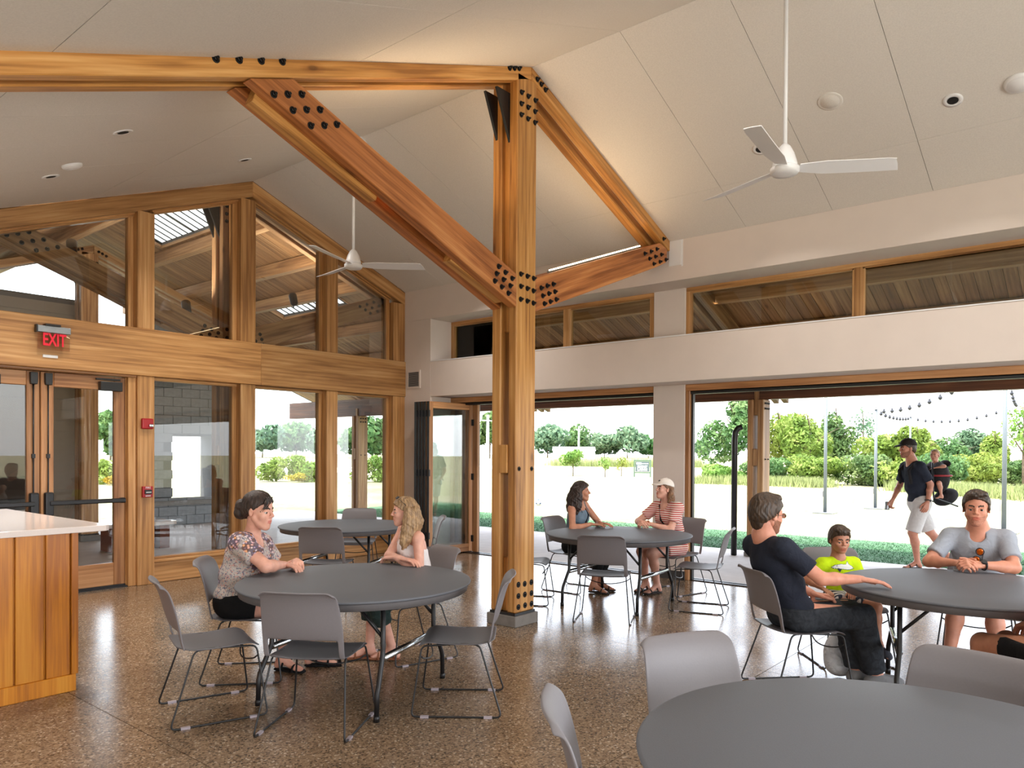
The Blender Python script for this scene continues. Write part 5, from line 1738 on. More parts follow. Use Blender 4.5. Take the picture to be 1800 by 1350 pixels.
# ---- garments
def torso_wear(b, J, infl, z_hem=None, bust=0, belly=0, k=.05):
    s, f_ = J.s, J.fat
    Bm = np.array([J.fw, J.l, J.up])
    b.ell(J.pel + J.up * .02 * s, V3(.105 * f_ + infl, .150 * f_ + infl, .11) * s, Bm, k=k)
    b.ell(J.pel + (J.neck - J.pel) * .38, V3(.100 * f_ + belly * .5 + infl, .134 * f_ + infl, .15) * s, Bm, k=k)
    b.ell(J.che, V3(.105 * f_ + infl, .150 * f_ + infl, .150) * s, np.array([np.cross(J.lt, J.up), J.lt, J.up]), k=k)
    if bust:
        for sg in (-1, 1):
            b.ell(J.che + J.fw * .075 * s + J.lt * sg * .068 * s - J.up * .02 * s, V3(.055 + infl, .062 + infl, .068 + infl) * s * bust, Bm, k=.05)
    return b
def yoke(b, J, infl, k=.04):
    s = J.s
    for sg in (-1, 1):
        b.cone(J.neck - J.up * .042 * s, J.sh[sg] - J.up * .004, .060 * s + infl, .046 * s * J.fat + infl, k=k)
    return b
def sleeve(b, J, sg, t, r0, r1, k=.03):
    end = J.sh[sg] + (J.el[sg] - J.sh[sg]) * t
    b.cone(J.sh[sg], J.sh[sg] + (J.el[sg] - J.sh[sg]) * .1, r0, r0, k=k)
    b.cyl(J.sh[sg], end, r0, r1, k=k)
    return b
def trouser(b, J, sg, t0, r_hip, r_kn, r_an, t_end, k=.04):
    """t_end: 0..1 along thigh, 1..2 along shank"""
    kn, an, hp = J.kn[sg], J.an[sg], J.hip[sg]
    if t_end <= 1:
        b.cone(hp, hp + (kn - hp) * .15, r_hip, r_hip, k=k)
        b.cyl(hp, hp + (kn - hp) * t_end, r_hip, r_hip + (r_kn - r_hip) * t_end, k=k)
    else:
        b.cone(hp, kn, r_hip, r_kn, k=k)
        e_ = kn + (an - kn) * (t_end - 1)
        m_ = kn + (e_ - kn) * .6
        rm = r_kn + (r_an - r_kn) * (t_end - 1) * .6
        b.cone(kn, m_, r_kn, rm, k=.03)
        b.cyl(m_, e_, rm, r_kn + (r_an - r_kn) * (t_end - 1), k=.03)
    return b
def neck_hole(b, J, r=.058, dx=.01, dz=.0, depth=.09, tilt=.35):
    s = J.s
    a = J.neck + J.fw * dx * s - J.up * (.055 - dz) * s + J.fw * .02 * s
    b.cone(a, a + (J.up + J.fw * tilt) * depth * s * 1.6, r * s * .82, r * s * 1.25, k=.008, op='-')
    return b
def shoe(b, J, sg, infl=.008, h=.0):
    s = J.s; toe = J.toe[sg]
    a = J.an[sg]
    heel = a - toe * .035 * s - V3(0, 0, .042 * s)
    ball_ = a + toe * .125 * s - V3(0, 0, .052 * s)
    tip = a + toe * .165 * s - V3(0, 0, .054 * s)
    b.cone(a - V3(0, 0, .01), heel, .036 * s + infl, .033 * s + infl, k=.02)
    b.cone(a - V3(0, 0, .02), ball_, .036 * s + infl, .034 * s + infl, k=.02)
    b.cone(ball_, tip, .036 * s + infl, .026 * s + infl, k=.02)
    return b
def sandal(name_, J, sg, e, mat):
    """flat sole with two straps"""
    s = J.s; toe = J.toe[sg]; lat = unit(np.cross(V3(0, 0, 1), toe)); a = J.an[sg]
    z0 = a[2] - .083 * s
    b = Blob()
    c0 = a - toe * .03 * s; c1 = a + toe * .16 * s
    c0[2] = c1[2] = z0 + .008
    b.cone(c0, c1, .036 * s, .042 * s, k=.01, flat=(V3(0, 0, 1), .34))
    for t in (.03, .115):
        c = a + toe * t * s; c[2] = a[2] - .052 * s + (.02 if t < .05 else 0)
        pts = [c + lat * .046 * s * math.cos(x) + V3(0, 0, 1) * (.042 * s * math.sin(x)) - V3(0, 0, .02 * s) for x in [PI * i / 8 for i in range(9)]]
        b.chain(pts, [.008 * s] * 9, k=.004)
    v_, q_ = b.net(.005)
    obj('sandal', net_mesh('sandal', v_, q_), mat, e)

# ---- hair
def cap_hair(infl=.012, front=(.070, .056), slope=.795, extra=None, sub=None, h=.0055, top=.0):
    def f(hc, B, s):
        b = Blob()
        b.ell((-.012, 0, .038 + top), (.098 + infl, .077 + infl * .8, .087 + infl), k=.01)
        b.ell((-.045, 0, -.005), (.065 + infl * .7, .070 + infl * .6, .075), k=.02)
        b.clip((front[0], 0, front[1]), (-slope, 0, 1))
        v, q = b.net(h)
        v = hc + (v * s) @ B
        nets = [(v, q)]
        if extra:
            eb = extra(hc, B, s)
            if eb is not None:
                nets.append(eb.net(h * 1.15))
        return join_nets(nets)
    return f
def W(hc, B, s):
    return lambda x, y, z: hc + (V3(x, y, z) * s) @ B

# ------------------------------------------------------------------ the people in the room
FAIR, TAN, OLIVE = lin(224, 172, 152), lin(196, 140, 112), lin(186, 128, 98)
def floral():
    m = NT('floral_print')
    mp = m.coords()
    v1 = m.n('TexVoronoi'); v1.inputs['Scale'].default_value = 46
    v2 = m.n('TexVoronoi'); v2.inputs['Scale'].default_value = 125
    nz = m.n('TexNoise'); nz.inputs['Scale'].default_value = 5.5
    for x in (v1, v2, nz):
        m.l(mp.outputs[0], x.inputs['Vector'])
    sep = m.n('SeparateColor'); m.l(v1.outputs['Color'], sep.inputs[0])
    pet = m.ramp(sep.outputs[0], [(0, lin(206, 168, 186)), (.35, lin(226, 160, 104)), (.5, lin(194, 176, 206)), (.8, lin(220, 198, 194))])
    ed = m.ramp(v1.outputs['Distance'], [(.34, (1, 1, 1, 1)), (.46, (.22, .22, .27, 1))])
    big = m.n('Mix', data_type='RGBA', blend_type='MULTIPLY'); big.inputs[0].default_value = 1
    m.l(pet.outputs[0], big.inputs[6]); m.l(ed.outputs[0], big.inputs[7])
    sep2 = m.n('SeparateColor'); m.l(v2.outputs['Color'], sep2.inputs[0])
    sm = m.ramp(sep2.outputs[1], [(.0, lin(96, 96, 116)), (.16, lin(140, 136, 146)), (.26, lin(186, 178, 172)), (.85, lin(198, 188, 180)), (.93, lin(206, 150, 138))])
    mk = m.ramp(nz.outputs['Fac'], [(.50, (0, 0, 0, 1)), (.53, (1, 1, 1, 1))])
    mx = m.n('Mix', data_type='RGBA')
    m.l(mk.outputs[0], mx.inputs[0]); m.l(sm.outputs[0], mx.inputs[6]); m.l(big.outputs[2], mx.inputs[7])
    m.l(mx.outputs[2], m.b.inputs['Base Color'])
    m.b.inputs['Roughness'].default_value = .85
    wr = m.n('TexNoise'); wr.inputs['Scale'].default_value = 13; m.l(mp.outputs[0], wr.inputs['Vector'])
    m.bump(wr.outputs['Fac'], .4, .03)
    return m.m
def striped(axis_rot=(0, 0, 0), scale=13.0):
    m = NT('red_white_stripe')
    mp = m.coords()
    mp.inputs['Rotation'].default_value = axis_rot
    wv = m.n('TexWave', wave_type='BANDS', bands_direction='Z'); wv.inputs['Scale'].default_value = scale; wv.inputs['Distortion'].default_value = .6; wv.inputs['Detail'].default_value = 0
    wv.inputs['Detail Scale'].default_value = .5
    m.l(mp.outputs[0], wv.inputs['Vector'])
    rp = m.ramp(wv.outputs['Fac'], [(.44, lin(186, 66, 58)), (.56, lin(236, 224, 216))])
    m.l(rp.outputs[0], m.b.inputs['Base Color'])
    m.b.inputs['Roughness'].default_value = .85
    wr = m.n('TexNoise'); wr.inputs['Scale'].default_value = 13; m.l(mp.outputs[0], wr.inputs['Vector'])
    m.bump(wr.outputs['Fac'], .35, .03)
    return m.m
DARKHAIR = hair_mat('dark_brown_hair', lin(28, 20, 18), lin(66, 48, 40))
BROWNHAIR = hair_mat('brown_hair', lin(36, 27, 20), lin(82, 62, 46))
BLONDE = hair_mat('dark_blonde_hair', lin(116, 88, 62), lin(182, 148, 108))
AUBURN = hair_mat('light_brown_hair', lin(96, 66, 46), lin(150, 110, 78))
NAVY = cloth('navy_tshirt', lin(38, 42, 54))
DENIM = cloth('dark_denim', lin(50, 54, 60), .35, 24)
BLACKC = cloth('black_fabric', lin(24, 24, 26))
WHITEC = cloth('white_cotton', lin(232, 226, 226), .04, 14, .3)
GREYT = cloth('light_grey_tshirt', lin(158, 164, 174), .06, 12, .45)
NEON = cloth('neon_yellow_tshirt', lin(206, 240, 30), .08, 14, .35)
PLAID = striped((0, R(90), R(30)), 9.0); PLAID.name = 'striped_shorts'
for n_ in PLAID.node_tree.nodes:
    if n_.type == 'VALTORGB':
        n_.color_ramp.elements[0].color = lin(52, 60, 78); n_.color_ramp.elements[1].color = lin(214, 212, 210)
SLATE = cloth('slate_blue_top', lin(112, 130, 146))
KHAKI = cloth('pale_grey_shorts', lin(206, 202, 200), .06)
PINK = cloth('pink_tshirt', lin(206, 40, 96))
GREEN = cloth('dark_green_capri', lin(50, 64, 62))
up_ = V3(0, 0, 1)

def strap(e, name, pts, r, mat, flat=None, h=.005):
    b = Blob().chain([np.array(p, float) for p in pts], [r] * len(pts), k=.006)
    v_, q_ = b.net(h)
    return obj(name, net_mesh(name, v_, q_), mat, e)

# ---- woman in the floral shirt
J = figure((2.85, 4.90, .535), (2.95, 4.845, .985), -58, .98, 1.14, wrR=(3.09, 4.635, .785), wrL=(3.225, 4.70, .79), poleR=(-.5, -.9, -.35), poleL=(.5, .1, -.9),
           anR=(3.13, 4.74, .085), anL=(3.34, 4.66, .085), toeR=ang3(-70), toeL=ang3(-45))
def bun(hc, B, s):
    P = W(hc, B, s); b = Blob()
    b.ell(P(-.125, -.004, .015), V3(.045, .045, .05) * s, B, k=.02)
    b.ell(P(-.135, .0, -.035), V3(.04, .045, .04) * s, B, k=.03)
    for y0, y1 in ((-.03, -.055), (.0, -.035), (-.055, -.074)):
        b.chain([P(.075, y0 + .02, .095), P(.087, y0 - .01, .065), P(.082, y1 - .002, .03), P(.066, y1 - .008, .005)], [.008 * s, .0065 * s, .005 * s, .003 * s], k=.010)
    return b
b1 = Blob(); torso_wear(b1, J, .022, bust=1.05, belly=.03); yoke(b1, J, .012)
for sg in (-1, 1):
    sleeve(b1, J, sg, .62, .072, .078)
neck_hole(b1, J, .070, .02, tilt=.55, depth=.11)
b1.clip(J.pel - up_ * .015, (0, 0, 1))
b2 = Blob(); torso_wear(b2, J, .008)
for sg in (-1, 1):
    trouser(b2, J, sg, 0, .104, .085, .05, .46)
b2.clip(J.pel + up_ * .06, (0, 0, -1))
e = build_person('person', 'woman in a floral short sleeved shirt leaning on the table', J, FAIR,
    dict(c=(2.955, 4.765, 1.168), f=ang3(-66, -.10), s=1.08, female=True), (DARKHAIR, cap_hair(.010, (.072, .060), .80, bun)),
    [('shirt', floral(), b1, .0095), ('shorts', BLACKC, b2, .011)], bust=1.0, belly=.02,
    hands={-1: dict(d=V3(.30, -.95, -.12), back=V3(.1, 0, 1), curl=(22, 30, 22)), 1: dict(d=V3(-.45, -.85, -.05), back=V3(0, .1, 1), curl=(25, 35, 25))})
for sg in (-1, 1):
    sandal('sandal', J, sg, e, BLACKC)
# ---- woman in the white top
J = figure((4.10, 4.29, .525), (3.955, 4.285, 1.005), 155, .93, .93, wrR=(3.80, 4.19, .79), wrL=(3.79, 4.27, .80), poleR=(-.2, .9, -.5), poleL=(.4, -.9, -.5),
           anR=(3.74, 4.50, .085), anL=(3.83, 4.335, .085), toeR=ang3(140), toeL=ang3(130))
def long_w2(hc, B, s):
    P = W(hc, B, s); b = Blob()
    b.chain([P(-.02, .085, .03), P(-.02, .092, -.06), P(.0, .10, -.15), P(.02, .115, -.24), P(.03, .115, -.31)], [.03 * s, .036 * s, .036 * s, .03 * s, .012 * s], k=.03)
    b.chain([P(-.07, .055, .0), P(-.07, .075, -.10), P(-.04, .09, -.2), P(-.0, .10, -.29)], [.05 * s, .05 * s, .04 * s, .012 * s], k=.03)
    b.chain([P(-.08, 0, .02), P(-.105, .01, -.09), P(-.10, .03, -.19)], [.06 * s, .055 * s, .03 * s], k=.03)
    b.chain([P(-.05, -.07, .0), P(-.06, -.075, -.10), P(-.07, -.06, -.18)], [.04 * s, .04 * s, .02 * s], k=.03)
    return b
b1 = Blob(); torso_wear(b1, J, .010, bust=.95)
b1.clip(J.che + J.up * .055 + J.fw * .05, -unit(J.up * .8 + J.fw * -.55))
b2 = Blob(); torso_wear(b2, J, .006)
for sg in (-1, 1):
    trouser(b2, J, sg, 0, .090, .066, .075, 1.45)
b2.clip(J.pel + up_ * .06, (0, 0, -1))
e = build_person('person', 'woman with long blonde hair in a white halter top', J, FAIR,
    dict(c=(3.885, 4.275, 1.132), f=ang3(143, -.03), s=.87, female=True), (BLONDE, cap_hair(.012, (.074, .064), .80, long_w2), .9),
    [('top', WHITEC, b1, .0095), ('trousers', GREEN, b2, .011)], bust=.9,
    hands={-1: dict(d=V3(.15, -.98, -.05), back=V3(0, 0, 1), curl=(16, 22, 16)), 1: dict(d=V3(-.1, .98, -.08), back=V3(-.2, 0, 1), curl=(18, 25, 18))})
for sg in (-1, 1):
    strap(e, 'top_strap', [J.che + J.up * .05 + J.fw * .115 + J.lt * sg * .04, J.neck + J.fw * .065 + J.lt * sg * .045 - J.up * .02, J.neck - J.fw * .0 + J.lt * sg * .058 + J.up * .012, J.neck - J.fw * .055 + J.lt * sg * .03 + J.up * .0], .004, WHITEC)
    sandal('sandal', J, sg, e, plain('tan_leather', lin(140, 84, 52), .6, noise=.1))
P = W(J.hc, J.B, J.hs)
sgl = tag(empty('sunglasses', tuple(P(.05, 0, .118)), world=True), 'dark sunglasses pushed up on the blonde woman\'s hair', 'sunglasses')
for sg in (-1, 1):
    bb_ = Blob().ell(P(.055, .034 * sg, .128), V3(.006, .027, .020) * J.hs, basis(J.B[0] * .6 + J.B[2] * .8, J.B[2]), k=.004)
    v_, q_ = bb_.net(.004); obj('lens', net_mesh('lens', v_, q_), BLACK, sgl)
    strap(sgl, 'temple', [P(.05, .06 * sg, .12), P(.0, .089 * sg, .075), P(-.03, .094 * sg, .03)], .003, BLACK, h=.004)
strap(sgl, 'bridge', [P(.06, -.012, .130), P(.06, .012, .130)], .003, BLACK, h=.004)

# ---- dark haired woman
J = figure((7.21, 5.04, .53), (7.185, 4.935, 1.005), -80, .95, .95, wrR=(7.09, 4.70, .785), wrL=(7.235, 4.68, .79), poleR=(-.9, .3, -.4), poleL=(.9, .2, -.5),
           anR=(7.14, 4.70, .085), anL=(7.30, 4.72, .085), toeR=ang3(-80), toeL=ang3(-60))
def long_w3(hc, B, s):
    P = W(hc, B, s); b = Blob()
    b.chain([P(-.03, -.075, .03), P(-.04, -.09, -.08), P(-.05, -.10, -.18), P(-.06, -.11, -.27)], [.045 * s, .05 * s, .05 * s, .02 * s], k=.03)
    b.chain([P(-.08, 0, .02), P(-.12, -.02, -.09), P(-.13, -.03, -.2), P(-.13, -.04, -.29)], [.065 * s, .065 * s, .06 * s, .03 * s], k=.03)
    b.chain([P(-.03, .075, .03), P(-.03, .09, -.08), P(.0, .10, -.17), P(.01, .10, -.24)], [.04 * s, .042 * s, .04 * s, .015 * s], k=.03)
    b.chain([P(-.06, -.06, .03), P(-.10, -.10, -.10), P(-.13, -.14, -.2)], [.04 * s, .04 * s, .015 * s], k=.03)
    return b
b1 = Blob(); torso_wear(b1, J, .010, bust=.95)
b1.clip(J.che + J.up * .075 + J.fw * .05, -unit(J.up * .9 + J.fw * -.3))
b2 = Blob(); torso_wear(b2, J, .006)
for sg in (-1, 1):
    trouser(b2, J, sg, 0, .092, .066, .05, 1.62)
b2.clip(J.pel + up_ * .06, (0, 0, -1))
e = build_person('person', 'woman with long dark wavy hair in a slate blue top', J, TAN,
    dict(c=(7.165, 4.885, 1.140), f=ang3(-58, .02), s=.90, female=True), (DARKHAIR, cap_hair(.016, (.070, .058), .80, long_w3), .9),
    [('top', SLATE, b1, .010), ('trousers', BLACKC, b2, .012)], bust=.9,
    hands={-1: dict(d=V3(.75, -.62, -.05), back=V3(0, 0, 1)), 1: dict(d=V3(.2, -.97, -.05), back=V3(0, 0, 1))})
for sg in (-1, 1):
    strap(e, 'top_strap', [J.che + J.up * .07 + J.fw * .10 + J.lt * sg * .075, J.neck + J.fw * .03 + J.lt * sg * .085 - J.up * .0, J.neck - J.fw * .08 + J.lt * sg * .08 - J.up * .05], .006, SLATE)
    sandal('sandal', J, sg, e, DARKSOLE)
strap(e, 'bag_strap', [J.neck + J.lt * .07 + J.up * .012, J.che + J.fw * .125 + J.lt * .04 + J.up * .03, J.che + J.fw * .13 - J.lt * .03 - J.up * .10, J.pel + J.fw * .12 - J.lt * .12 + J.up * .05], .008, BLACKC)

# ---- woman in the striped dress and white cap
J = figure((7.87, 4.05, .53), (7.745, 4.105, 1.015), 162, .98, 1.02, wrR=(7.505, 4.275, .795), wrL=(7.485, 4.185, .795), poleR=(.1, .9, -.5), poleL=(.3, -.9, -.4),
           anR=(7.63, 4.30, .085), anL=(7.60, 4.14, .085), toeR=ang3(170), toeL=ang3(160))
def hair_w4(hc, B, s):
    P = W(hc, B, s); b = Blob()
    b.chain([P(-.05, .07, .0), P(-.06, .085, -.08), P(-.03, .09, -.15)], [.035 * s, .036 * s, .014 * s], k=.02)
    b.chain([P(-.08, 0, .0), P(-.10, .02, -.10), P(-.09, .04, -.17)], [.055 * s, .05 * s, .02 * s], k=.02)
    b.chain([P(-.05, -.07, .0), P(-.06, -.08, -.09), P(-.03, -.08, -.14)], [.035 * s, .034 * s, .012 * s], k=.02)
    return b
b1 = Blob(); torso_wear(b1, J, .014, bust=1.0); yoke(b1, J, .010)
for sg in (-1, 1):
    sleeve(b1, J, sg, .66, .064, .062)
    b1.cyl(J.hip[sg], J.hip[sg] + (J.kn[sg] - J.hip[sg]) * .56, .108, .098, k=.06)
neck_hole(b1, J, .062, .012)
e = build_person('person', 'woman in a red and white striped dress and white cap', J, FAIR,
    dict(c=(7.70, 4.115, 1.175), f=ang3(150, .16), s=.92, female=True), (AUBURN, cap_hair(.010, (.060, .052), .80, hair_w4), .8),
    [('dress', striped((0, 0, 0), 13.5), b1, .010)], bust=.9,
    hands={-1: dict(d=V3(-.80, -.55, .10), back=V3(-.3, .5, .8), curl=(50, 55, 30)), 1: dict(d=V3(-.70, .70, .10), back=V3(-.5, -.3, .8), curl=(45, 50, 30))})
for sg in (-1, 1):
    sandal('sandal', J, sg, e, DARKSOLE)
strap(e, 'bag_strap', [J.neck - J.lt * .075 + J.up * .012 - J.fw * .03, J.neck - J.lt * .07 + J.fw * .05 - J.up * .01, J.che + J.fw * .145 + J.lt * .0, J.che + J.fw * .13 + J.lt * .07 - J.up * .12, J.pel + J.fw * .10 + J.lt * .13 + J.up * .04], .009, BLACKC)
def cap_hat(J, e, col, label):
    P = W(J.hc, J.B, J.hs)
    c = tag(empty('cap', tuple(P(0, 0, .07)), world=True), label, 'cap')
    m = cloth('cap_' + label.split()[0], col, .05, 20, .2)
    b = Blob().ell(P(-.012, 0, .048), V3(.112, .093, .098) * J.hs, J.B, k=.01)
    b.clip(P(0, 0, .052), J.B[2] * 1.0 - J.B[0] * .10)
    v_, q_ = b.net(.005); obj('crown', net_mesh('crown', v_, q_), m, c)
    b = Blob().ell(P(.095, 0, .050), V3(.085, .078, .012) * J.hs, basis(J.B[0] - J.B[2] * .22, J.B[2]), k=.004)
    b.clip(P(.06, 0, 0), J.B[0])
    v_, q_ = b.net(.004); obj('visor', net_mesh('visor', v_, q_), m, c)
    bt = Blob().ell(P(-.012, 0, .147), V3(.009, .009, .006) * J.hs, J.B, k=.002)
    v_, q_ = bt.net(.003); obj('button', net_mesh('button', v_, q_), m, c)
    return c
c = cap_hat(J, e, lin(232, 224, 216), 'white baseball cap worn by the woman in stripes')
P = W(J.hc, J.B, J.hs)
em = Blob().ell(P(.088, .004, .098), V3(.004, .020, .014) * J.hs, basis(J.B[0] + J.B[2] * .7, J.B[2]), k=.003)
v_, q_ = em.net(.003); obj('emblem', net_mesh('emblem', v_, q_), plain('cap_emblem', lin(60, 52, 52), .7, noise=.1), c)

# ---- bearded man in navy
J = figure((5.06, 1.745, .535), (4.925, 1.885, 1.022), -36, 1.04, 1.06, wrR=(5.07, 1.315, .80), wrL=(5.27, 1.68, .635), poleR=(-.3, -.35, -.9), poleL=(.5, .6, -.6),
           anR=(5.47, 1.33, .10), anL=(5.52, 1.46, .10), kpR=(.3, -.3, 1), kpL=(.3, -.3, 1), toeR=ang3(-45), toeL=ang3(-35))
b1 = Blob(); torso_wear(b1, J, .016, belly=.02); yoke(b1, J, .012)
for sg in (-1, 1):
    sleeve(b1, J, sg, .72, .066, .064)
neck_hole(b1, J, .062, .006, tilt=.2)
b1.clip(J.pel + up_ * .0, (0, 0, 1))
b2 = Blob(); torso_wear(b2, J, .020)
for sg in (-1, 1):
    trouser(b2, J, sg, 0, .110, .088, .076, 1.93)
b2.clip(J.pel + up_ * .05, (0, 0, -1))
b3 = Blob()
for sg in (-1, 1):
    shoe(b3, J, sg)
def short_m1(hc, B, s):
    P = W(hc, B, s); b = Blob()
    b.ell(P(.035, 0, .105), V3(.055, .062, .030) * s, B, k=.02)
    b.ell(P(-.075, 0, .01), V3(.045, .062, .08) * s, B, k=.02)
    b.ell(P(-.078, 0, -.055), V3(.026, .048, .04) * s, B, k=.02)
    for sg in (-1, 1):
        b.chain([P(.012, .076 * sg, .03), P(.014, .077 * sg, -.012)], [.010 * s, .006 * s], k=.008)
    return b
e = build_person('person', 'bearded man in a navy t-shirt and dark jeans', J, lin(214, 152, 128),
    dict(c=(4.925, 1.87, 1.185), f=ang3(-28, -.04), s=1.06), (BROWNHAIR, cap_hair(.018, (.068, .060), .80, short_m1)),
    [('tshirt', NAVY, b1, .0095), ('jeans', DENIM, b2, .0105)], beard=lin(150, 104, 84),
    hands={-1: dict(d=V3(.55, -.82, -.12), back=V3(0, 0, 1), curl=(8, 14, 12)), 1: dict(d=V3(.5, -.8, -.1), back=V3(0, .3, 1), curl=(25, 30, 20))})
for sg in (-1, 1):
    bs = Blob(); shoe(bs, J, sg); v_, q_ = bs.net(.009)
    obj('shoe', net_mesh('shoe', v_, q_), cloth('grey_shoe', lin(128, 128, 130)), e)
P = W(J.hc, J.B, J.hs)
gl_ = tag(empty('eyeglasses', tuple(P(.1, 0, 0)), world=True), 'thin rimmed eyeglasses on the bearded man', 'eyeglasses')
GOLD = plain('dark_gold_wire', lin(110, 90, 50), .35, .8, noise=.05)
for sg in (-1, 1):
    ring = [P(.100, .034 * sg + .022 * math.cos(a), -.002 + .015 * math.sin(a)) for a in [2 * PI * i / 16 for i in range(16)]]
    obj('rim', MB().tube([tuple(p) for p in ring], .0016, 6, closed=True), GOLD, gl_, True)
    obj('temple', MB().tube([tuple(P(.104, .056 * sg, .003)), tuple(P(.05, .078 * sg, .003)), tuple(P(-.005, .086 * sg, .002)), tuple(P(-.02, .086 * sg, -.012))], .0018, 6), GOLD, gl_, True)
    obj('lens', MB().add([tuple(p) for p in ring], [tuple(range(16))]), GLASS, gl_)
obj('bridge', MB().tube([tuple(P(.101, -.012, 0)), tuple(P(.106, 0, .004)), tuple(P(.101, .012, 0))], .0016, 6), GOLD, gl_, True)

# ---- boy in neon yellow
J = figure((6.10, 1.735, .50), (6.125, 1.765, .775), 222, .66, .98, wrR=(5.90, 1.80, .565), wrL=(5.985, 1.62, .565), poleR=(-.2, .9, -.4), poleL=(.7, -.6, -.4),
           anR=(5.83, 1.60, .20), anL=(5.98, 1.43, .19), kpR=(-.7, -.6, .7), kpL=(-.5, -.8, .7), toeR=ang3(222, -.3), toeL=ang3(235, -.3), shw=.180)
b1 = Blob(); torso_wear(b1, J, .024, belly=.02); yoke(b1, J, .010)
for sg in (-1, 1):
    sleeve(b1, J, sg, .72, .044, .050)
neck_hole(b1, J, .062, .008, tilt=.25)
b1.clip(J.pel + up_ * -.01, (0, 0, 1))
b2 = Blob(); torso_wear(b2, J, .012)
for sg in (-1, 1):
    trouser(b2, J, sg, 0, .076, .066, .05, .66)
b2.clip(J.pel + up_ * .05, (0, 0, -1))
def short_boy(hc, B, s):
    P = W(hc, B, s); b = Blob()
    b.ell(P(.045, 0, .100), V3(.052, .066, .030) * s, B, k=.02)
    for y in (-.04, -.02, 0, .02, .04):
        b.chain([P(.075, y, .095), P(.093 - abs(y) * .3, y * 1.05, .062)], [.016 * s, .006 * s], k=.01)
    for sg in (-1, 1):
        b.chain([P(.012, .076 * sg, .03), P(.014, .077 * sg, -.008)], [.012 * s, .006 * s], k=.008)
    return b
e = build_person('person', 'boy in a neon yellow t-shirt with a shark print', J, TAN,
    dict(c=(6.095, 1.745, .922), f=ang3(219, -.12), s=.88, child=True, gaze=ang3(205, -.05)), (BROWNHAIR, cap_hair(.015, (.066, .058), .80, short_boy)),
    [('tshirt', NEON, b1, .0075), ('shorts', PLAID, b2, .0085)],
    hands={-1: dict(d=V3(-.5, -.8, -.3), back=V3(0, 0, 1), curl=(20, 25, 20)), 1: dict(d=V3(-.9, -.2, -.3), back=V3(0, 0, 1), curl=(20, 25, 20))})
for sg in (-1, 1):
    bs = Blob(); shoe(bs, J, sg, .006); v_, q_ = bs.net(.008)
    obj('shoe', net_mesh('shoe', v_, q_), cloth('boy_shoe', lin(70, 72, 80)), e)
# the printed shark: flat shapes laid onto the chest
from mathutils.bvhtree import BVHTree
shirt = [c_ for c_ in e.children if c_.name.startswith('tshirt')][0]
bvh = BVHTree.FromPolygons([v.co for v in shirt.data.vertices], [tuple(p.vertices) for p in shirt.data.polygons])
def print_on(e, name, outline, mat, lift, J, cu, cv, sc):
    """polygon outline in chest coordinates (u to the viewer's right, v up) pressed onto the shirt"""
    n = 26
    us = [p[0] for p in outline]; vs_ = [p[1] for p in outline]
    def inside(u, v):
        r_ = False
        for i in range(len(outline)):
            (x1, y1), (x2, y2) = outline[i], outline[i - 1]
            if (y1 > v) != (y2 > v) and u < (x2 - x1) * (v - y1) / (y2 - y1) + x1:
                r_ = not r_
        return r_
    gu = np.linspace(min(us), max(us), n * 2); gv = np.linspace(min(vs_), max(vs_), n)
    grid_ = {}
    V_, F_ = [], []
    def vid(i, j):
        if (i, j) not in grid_:
            p = J.che + J.lt * (cu + gu[i] * sc) * 1.0 + J.up * (cv + gv[j] * sc) + J.fw * .5
            hit = bvh.ray_cast(Vector(p), Vector(-J.fw))
            q = (hit[0] + hit[1] * lift) if hit[0] else Vector(p - J.fw * .4)
            grid_[(i, j)] = len(V_); V_.append(tuple(q))
        return grid_[(i, j)]
    for i in range(len(gu) - 1):
        for j in range(len(gv) - 1):
            if inside((gu[i] + gu[i + 1]) / 2, (gv[j] + gv[j + 1]) / 2):
                F_.append((vid(i, j), vid(i + 1, j), vid(i + 1, j + 1), vid(i, j + 1)))
    me = bpy.data.meshes.new(name); me.from_pydata(V_, [], F_)
    obj(name, me, mat, e)
INK = plain('print_navy', lin(40, 52, 74), .8, noise=.05); PAPER = plain('print_white', lin(232, 236, 232), .8, noise=.03)
shark = [(-1.0, .12), (-.75, .30), (-.2, .38), (.25, .34), (.42, .62), (.55, .34), (.85, .18), (1.0, .0), (.6, -.12), (.1, -.10), (-.35, -.02), (-.55, .04), (-.62, -.04), (-.72, .06), (-.8, -.02), (-.88, .08)]
big_ = [(x * 1.07, (y - .15) * 1.16 + .15) for x, y in shark]
print_on(e, 'shirt_print_outline', big_, INK, .0022, J, .0, .010, .082)
print_on(e, 'shirt_print_shark', shark, PAPER, .0034, J, .0, .010, .082)
print_on(e, 'shirt_print_mouth', [(-.62, -.0), (-.2, -.06), (-.4, -.34)], INK, .0046, J, .0, .010, .082)
print_on(e, 'shirt_print_eye', [(-.62, .2), (-.54, .2), (-.54, .27), (-.62, .27)], INK, .0046, J, .0, .010, .082)
print_on(e, 'shirt_print_tail', [(-.1, -.5), (.3, -.35), (.6, -.6), (.2, -.95), (-.1, -.8)], PAPER, .0034, J, .0, .010, .082)

